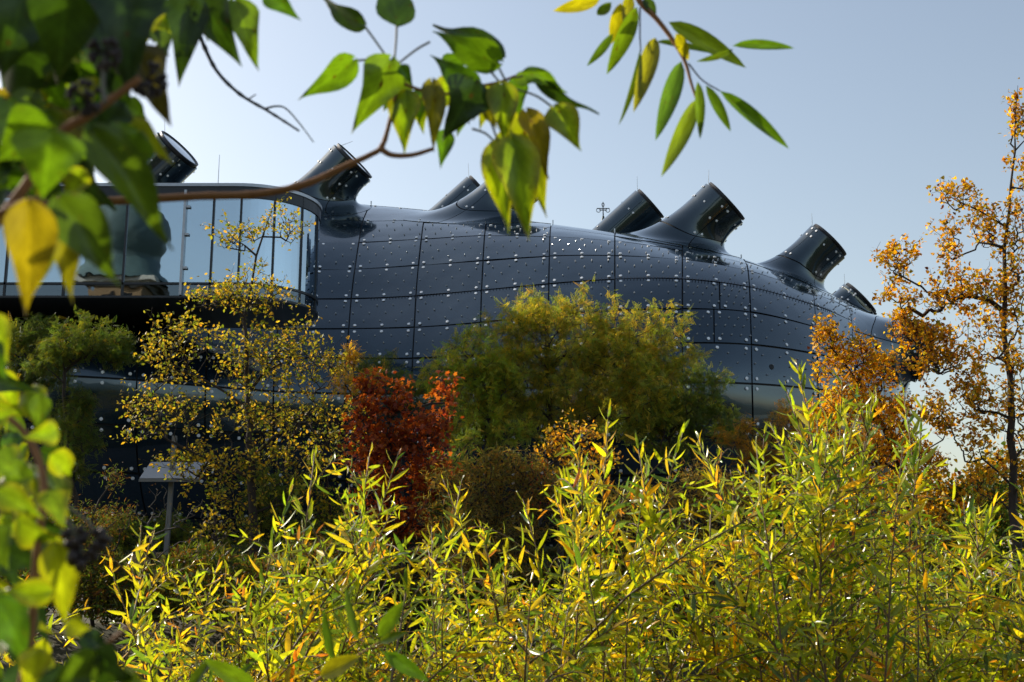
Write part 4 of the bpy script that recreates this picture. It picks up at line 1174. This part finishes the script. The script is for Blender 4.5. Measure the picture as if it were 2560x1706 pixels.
leaves(ivb, [('d', (909, 62), (778, -2), 52, .02, 0, .5), ('d', (992, 58), (975, -75), 92, .02, 0, -.3), ('g', (882, 150), (762, 258), 72, 0, 0, .3),
             ('g', (975, 150), (897, 325), 104, 0, -.02, .2), ('g', (1003, 165), (1036, 214), 30), ('y', (1014, 232), (1005, 376), 78, 0, .0, -.2),
             ('d', (1185, 205), (1122, 345), 118, 0, -.03, .25), ('g', (1195, 222), (1062, 142), 66, 0, .0, .3), ('o', (1080, 205), (1092, 372), 58, 0, -.02, .3),
             ('g', (1112, 330), (1104, 420), 46, 0, .02, .2), ('g', (1246, 154), (1068, 92), 82, 0, 0, .35), ('d', (1252, 138), (1082, 40), 56, 0, .02, -.5),
             ('y', (1253, 212), (1266, 355), 78, 0, -.03, .1), ('g', (1312, 184), (1432, 217), 40, .02, 0, .5), ('d', (1345, 205), (1494, 296), 32, .02, .02, -.5),
             ('y', (1386, 270), (1456, 368), 80, 0, 0, .3), ('o', (1222, 268), (1236, 322), 34), ('y', (1243, 360), (1264, 575), 84, 0, -.03, -.15),
             ('y', (1278, 350), (1328, 590), 112, 0, -.05, .15), ('o', (1316, 280), (1384, 432), 62, 0, .02, .5), ('y', (1300, 295), (1372, 530), 96, 0, .04, .2),
             ('g', (1150, 180), (1180, 300), 60, 0, .03, .3), ('g', (1060, 225), (1040, 300), 50, 0, .04, -.3), ('d', (1215, 225), (1190, 300), 50, 0, .04, .4),
             ('y', (1130, 200), (1085, 290), 66, 0, .05, .2), ('g', (1180, 215), (1150, 330), 70, 0, .04, .1), ('y', (1225, 215), (1205, 320), 56, 0, .05, .2), ('g', (1010, 190), (960, 280), 66, 0, .04, .2), ('y', (965, 165), (930, 280), 60, 0, .03, .1),
             ('y', (1040, 235), (1060, 330), 52, 0, .05, .1), ('g', (1290, 200), (1300, 300), 52, 0, .05, .2), ('y', (1265, 330), (1300, 470), 70, 0, .05, .1), ('g', (1290, 200), (1375, 190), 34, 0, .04, .4), ('g', (1110, 170), (1195, 130), 52, 0, .05, .3), ('g', (1175, 110), (1255, 130), 60, 0, .04, .3)], YB)

# -- ivy hanging into the top left corner
iva = empty('ivy_clump', W(150, 600, .95)); tag(iva, 'large dark ivy clump filling the upper left corner', 'ivy')
YA = .92
stem(iva, [(-60, 620), (60, 470), (150, 335), (220, 290), (290, 240), (350, 195)], YA, .0046, .0028, 'ivy_stem')
stem(iva, [(-80, 60), (120, 20), (300, -40), (470, -30), (600, -30), (700, -60)], 1.2, .004, .003, 'ivy_stem')
stem(iva, [(-50, 560), (30, 520), (90, 500), (130, 520)], .85, .003, .0022, 'ivy_stem')
leaves(iva, [('d', (165, -40), (150, 215), 170, .03, -.02, .1), ('d', (300, -60), (335, 215), 180, 0, .0, .2), ('d', (60, -30), (10, 190), 170, 0, .05, .1), ('d', (240, 50), (285, 225), 140, 0, .1, .2),
             ('b', (335, 125), (425, 302), 118, 0, .08, .1), ('g', (120, 300), (-10, 420), 140, 0, .0, .2), ('g', (125, 330), (112, 485), 165, 0, -.14, .1), ('g', (232, 330), (446, 617), 112, .04, -.05, .35),
             ('g', (150, 500), (304, 708), 128, .02, -.08, .2), ('o', (72, 515), (78, 795), 118, .02, -.12, .2), ('o', (138, 535), (192, 758), 78, .02, -.06, .3), ('y', (112, 600), (76, 755), 62, 0, .02, .1),
             ('y', (205, 425), (160, 505), 62, 0, .1, 0), ('y', (325, 305), (430, 405), 60, 0, .06, .1), ('d', (300, 255), (240, 335), 85), ('d', (20, 250), (60, 400), 160, 0, .05), ('g', (345, 330), (270, 440), 120, 0, .0, .3),
             ('g', (280, 190), (200, 290), 130, 0, .12), ('d', (30, 100), (160, 220), 190, 0, .12), ('y', (300, 310), (240, 345), 60, 0, .15), ('y', (180, 190), (150, 230), 60, 0, .2),
             ('d', (380, -20), (330, 90), 110, 0, .2), ('y', (392, 12), (367, 110), 44, 0, .25, .1), ('d', (472, -12), (452, 207), 100, 0, .3, .1), ('d', (492, -25), (587, 148), 118, 0, .32, -.1), ('g', (520, -20), (520, 100), 80, 0, .36, .1),
             ('g', (587, 2), (648, 164), 88, 0, .34, .2), ('g', (665, -14), (748, 42), 54, 0, .36, .2), ('y', (440, 5), (480, 60), 50, 0, .4)], YA)
for k in range(90):
    b_ = (ri.uniform(-120, 330), ri.uniform(-60, 480)); a = ri.uniform(.6, 2.6); l = ri.uniform(80, 150)
    if b_[0] > 200 and b_[1] > 200: continue
    put_leaf(iva, random.choice(IVV['ddgdgo'[k % 6]]), b_, (b_[0] + l * math.cos(a), b_[1] + l * math.sin(a)), ri.uniform(65, 120), ri.uniform(1.0, 1.4), ri.normal() * .03)
for k in range(46):                                   # unseen leaves added outside the frame, towards the sun, to shade the clump
    b_ = (ri.uniform(-1500, -80), ri.uniform(-1300, 250)); a = ri.uniform(.6, 2.6); l = ri.uniform(130, 240)
    put_leaf(iva, random.choice(IVV['d' if k % 4 else 'g']), b_, (b_[0] + l * math.cos(a), b_[1] + l * math.sin(a)), ri.uniform(110, 200), ri.uniform(1.0, 1.5), ri.normal() * .03)
for k in range(34):
    b_ = (ri.uniform(60, 400), ri.uniform(-30, 420)); a = ri.uniform(.3, 2.2); l = ri.uniform(60, 110)
    if b_[0] > 330 and b_[1] > 120 or b_[0] > 230 and b_[1] > 330: continue
    put_leaf(iva, random.choice(IVV['gydg'[k % 4]]), b_, (b_[0] + l * math.cos(a), b_[1] + l * math.sin(a)), ri.uniform(45, 80), ri.uniform(.98, 1.25), ri.normal() * .02)
# berry umbels
def umbel(root, px, py, Y, n, rad, br):
    c = W(px, py, Y); mb = MB()
    u = unit(ri.normal(size=(n, 3)))
    for q in u:
        p = c + q * rad
        mb.tube([c, p], .0007, 4)
        ph = np.linspace(-1.5, 1.5, 5)
        mb.lathe(p, [(br * math.cos(a), br * math.sin(a)) for a in ph], 8)
    mb.build('berry_umbel', M['berry'], root, smooth=True)
for px, py, Y, n, rad, br in ((262, 135, .90, 26, .012, .0032), (212, 245, .88, 24, .012, .0032), (372, 200, .96, 26, .014, .0032), (402, 20, 1.25, 12, .012, .0028), (405, 110, 1.25, 10, .010, .0028), (75, 10, 1.1, 14, .014, .0035)):
    umbel(iva, px, py, Y, n, rad, br)
stem(iva, [(262, 135), (258, 200), (262, 260)], .9, .0015, .0018, 'petiole', 'petiole')
stem(iva, [(395, -20), (402, 60), (405, 110)], 1.25, .0012, .0012, 'petiole', 'petiole')

# -- ivy in the lower left corner
ivl = empty('ivy_clump', W(60, 1760, 1.0)); tag(ivl, 'bright yellow-green ivy along the lower left edge', 'ivy')
YL = .98
stem(ivl, [(40, 1800), (80, 1560), (90, 1400), (110, 1240), (95, 1140), (40, 1060), (-60, 1000)], YL + .02, .004, .0022, 'ivy_stem')
stem(ivl, [(60, 1780), (160, 1690), (230, 1640), (330, 1560)], YL + .03, .003, .0016, 'ivy_stem')
leaves(ivl, [('y', (-25, 790), (20, 905), 70, 0, -.02, .1), ('g', (-40, 860), (10, 940), 70), ('y', (-40, 1060), (38, 1022), 56, 0, .0, .1), ('y', (142, 1078), (70, 1095), 58), ('y', (132, 1138), (194, 1200), 60), ('y', (-5, 1230), (110, 1290), 66, 0, .0, .2),
             ('y', (118, 1232), (165, 1310), 68), ('y', (42, 1303), (135, 1368), 70), ('y', (140, 1365), (172, 1580), 84, .02, .0, .15), ('y', (128, 1480), (-10, 1482), 62, 0, -.02, .2), ('g', (-30, 1325), (18, 1425), 80),
             ('g', (-10, 1500), (80, 1660), 90, 0, .0, .2), ('y', (92, 1625), (66, 1745), 66, 0, -.03), ('g', (245, 1640), (110, 1740), 76, 0, -.02, .2), ('d', (208, 1590), (292, 1652), 48), ('d', (240, 1630), (322, 1735), 74, 0, -.02), ('g', (60, 1160), (10, 1230), 70, 0, .05),
             ('g', (-20, 1140), (60, 1190), 70), ('d', (20, 1380), (100, 1420), 80, 0, .08), ('d', (20, 1560), (70, 1660), 110, 0, .08), ('y', (-10, 1600), (60, 1560), 80, 0, .04), ('y', (170, 1560), (240, 1590), 50), ('d', (100, 1700), (200, 1780), 110, 0, .02), ('y', (300, 1690), (380, 1740), 60)], YL)
for k in range(64):
    b_ = (ri.uniform(-90, 120), ri.uniform(930, 1720)); a = ri.uniform(.2, 2.4); l = ri.uniform(75, 130)
    put_leaf(ivl, random.choice(IVV['ygyd'[k % 4]]), b_, (b_[0] + l * math.cos(a), b_[1] + l * math.sin(a)), ri.uniform(38, 60), ri.uniform(1.15, 1.7), ri.normal() * .03)
umbel(ivl, 186, 1345, YL, 14, .008, .004); umbel(ivl, 207, 1392, YL, 16, .009, .0042); umbel(ivl, 246, 1350, YL, 12, .007, .0038)
for q in ([(186, 1345), (170, 1310), (130, 1260)], [(207, 1392), (190, 1330), (130, 1260)], [(246, 1350), (215, 1300), (140, 1250)]):
    stem(ivl, q, YL, .0012, .0014, 'petiole', 'petiole')

# -- dead twig against the sky
dt_ = empty('dead_twig', W(500, 60, 1.7)); tag(dt_, 'bare dark twig hanging from the ivy against the sky', 'twig')
stem(dt_, [(455, -40), (490, 60), (512, 120), (545, 182), (600, 236), (665, 275), (705, 300), (748, 328)], 1.7, .0036, .0016, 'dark_twig', 'main_twig', .4)
stem(dt_, [(664, 272), (690, 266), (715, 272), (748, 308), (784, 356)], 1.7, .0018, .0008, 'dark_twig', 'side_twig')
stem(dt_, [(622, 248), (634, 240), (640, 236)], 1.7, .0012, .0008, 'dark_twig', 'side_twig')

# -- willow sprays close to the lens
def wl_mesh(rgb, curl=.1, fold=.12):
    V0, T0 = lance_leaf(9, fold, curl, .5)
    return mesh_np('leaf', V0 * (1, 1, .5), T0, M['ivy_leaf'], np.repeat([rgb], len(V0), 0), smooth=True)
WV = {'y': [wl_mesh((.24, .21, .012)), wl_mesh((.20, .19, .012), .2)], 'g': [wl_mesh((.06, .12, .012)), wl_mesh((.08, .13, .012), .25), wl_mesh((.10, .14, .012), .05)], 'd': [wl_mesh((.04, .075, .014)), wl_mesh((.05, .08, .012), .2)]}
spr = empty('willow_spray', W(1597, -60, 1.75)); tag(spr, 'blurred willow twig hanging in from the top right of centre', 'willow twig')
stem(spr, [(1570, -60), (1600, 5), (1640, 46), (1680, 98), (1712, 153), (1727, 205), (1742, 252)], 1.75, .0052, .0018, 'ivy_stem', 'twig')
stem(spr, [(1722, 160), (1755, 200), (1800, 228)], 1.75, .0014, .001, 'dark_twig', 'petiole')
stem(spr, [(1600, 20), (1600, 90), (1602, 130)], 1.75, .0014, .001, 'dark_twig', 'petiole')
for kind, b_, t_, w_, ro in (('y', (1500, -2), (1384, 28), 34, .1), ('g', (1528, 6), (1490, 42), 26, .2), ('y', (1552, 8), (1528, 112), 34, .1), ('g', (1592, 18), (1520, 186), 42, .2), ('d', (1532, 85), (1468, 166), 22, .3), ('y', (1638, 95), (1588, 272), 44, .1),
                             ('d', (1600, 125), (1553, 314), 16, .6), ('d', (1672, 56), (1866, 166), 42, .3), ('g', (1832, 115), (1988, 119), 24, .5), ('d', (1640, 105), (1782, 132), 16, .6), ('d', (1832, 124), (1744, 156), 16, .5), ('y', (1690, 84), (1722, 152), 28, .2),
                             ('g', (1703, 154), (1640, 350), 44, .1), ('g', (1742, 248), (1654, 442), 40, .2), ('g', (1744, 205), (1753, 346), 24, .3), ('d', (1765, 214), (1828, 330), 26, .2), ('g', (1800, 228), (1975, 372), 32, .3), ('y', (1575, -10), (1560, 60), 30, .2), ('d', (1610, -5), (1640, 40), 26, .4)):
    put_leaf(spr, random.choice(WV[kind]), b_, t_, w_, 1.75 + ri.normal() * .02, ri.normal() * .02, ro)
spl = empty('willow_spray', W(800, 1760, 2.0)); tag(spl, 'blurred near willow sprig at the bottom edge left of centre', 'willow twig')
stem(spl, [(700, 1790), (780, 1710), (860, 1660), (950, 1605)], 2.0, .0028, .0014, 'ivy_stem', 'twig')
for kind, b_, t_, w_, ro in (('g', (948, 1592), (1008, 1504), 34, .1), ('d', (832, 1650), (808, 1522), 20, .3), ('g', (898, 1604), (860, 1462), 18, .4), ('g', (960, 1632), (1072, 1704), 34, .1), ('g', (950, 1605), (1020, 1580), 20, .2), ('y', (800, 1690), (900, 1640), 40, .2), ('d', (470, 1735), (530, 1640), 24, .5), ('g', (640, 1720), (510, 1650), 40, .1), ('d', (560, 1730), (640, 1650), 16, .5)):
    put_leaf(spl, random.choice(WV[kind]), b_, t_, w_, 2.0 + ri.normal() * .03, ri.normal() * .02, ro)
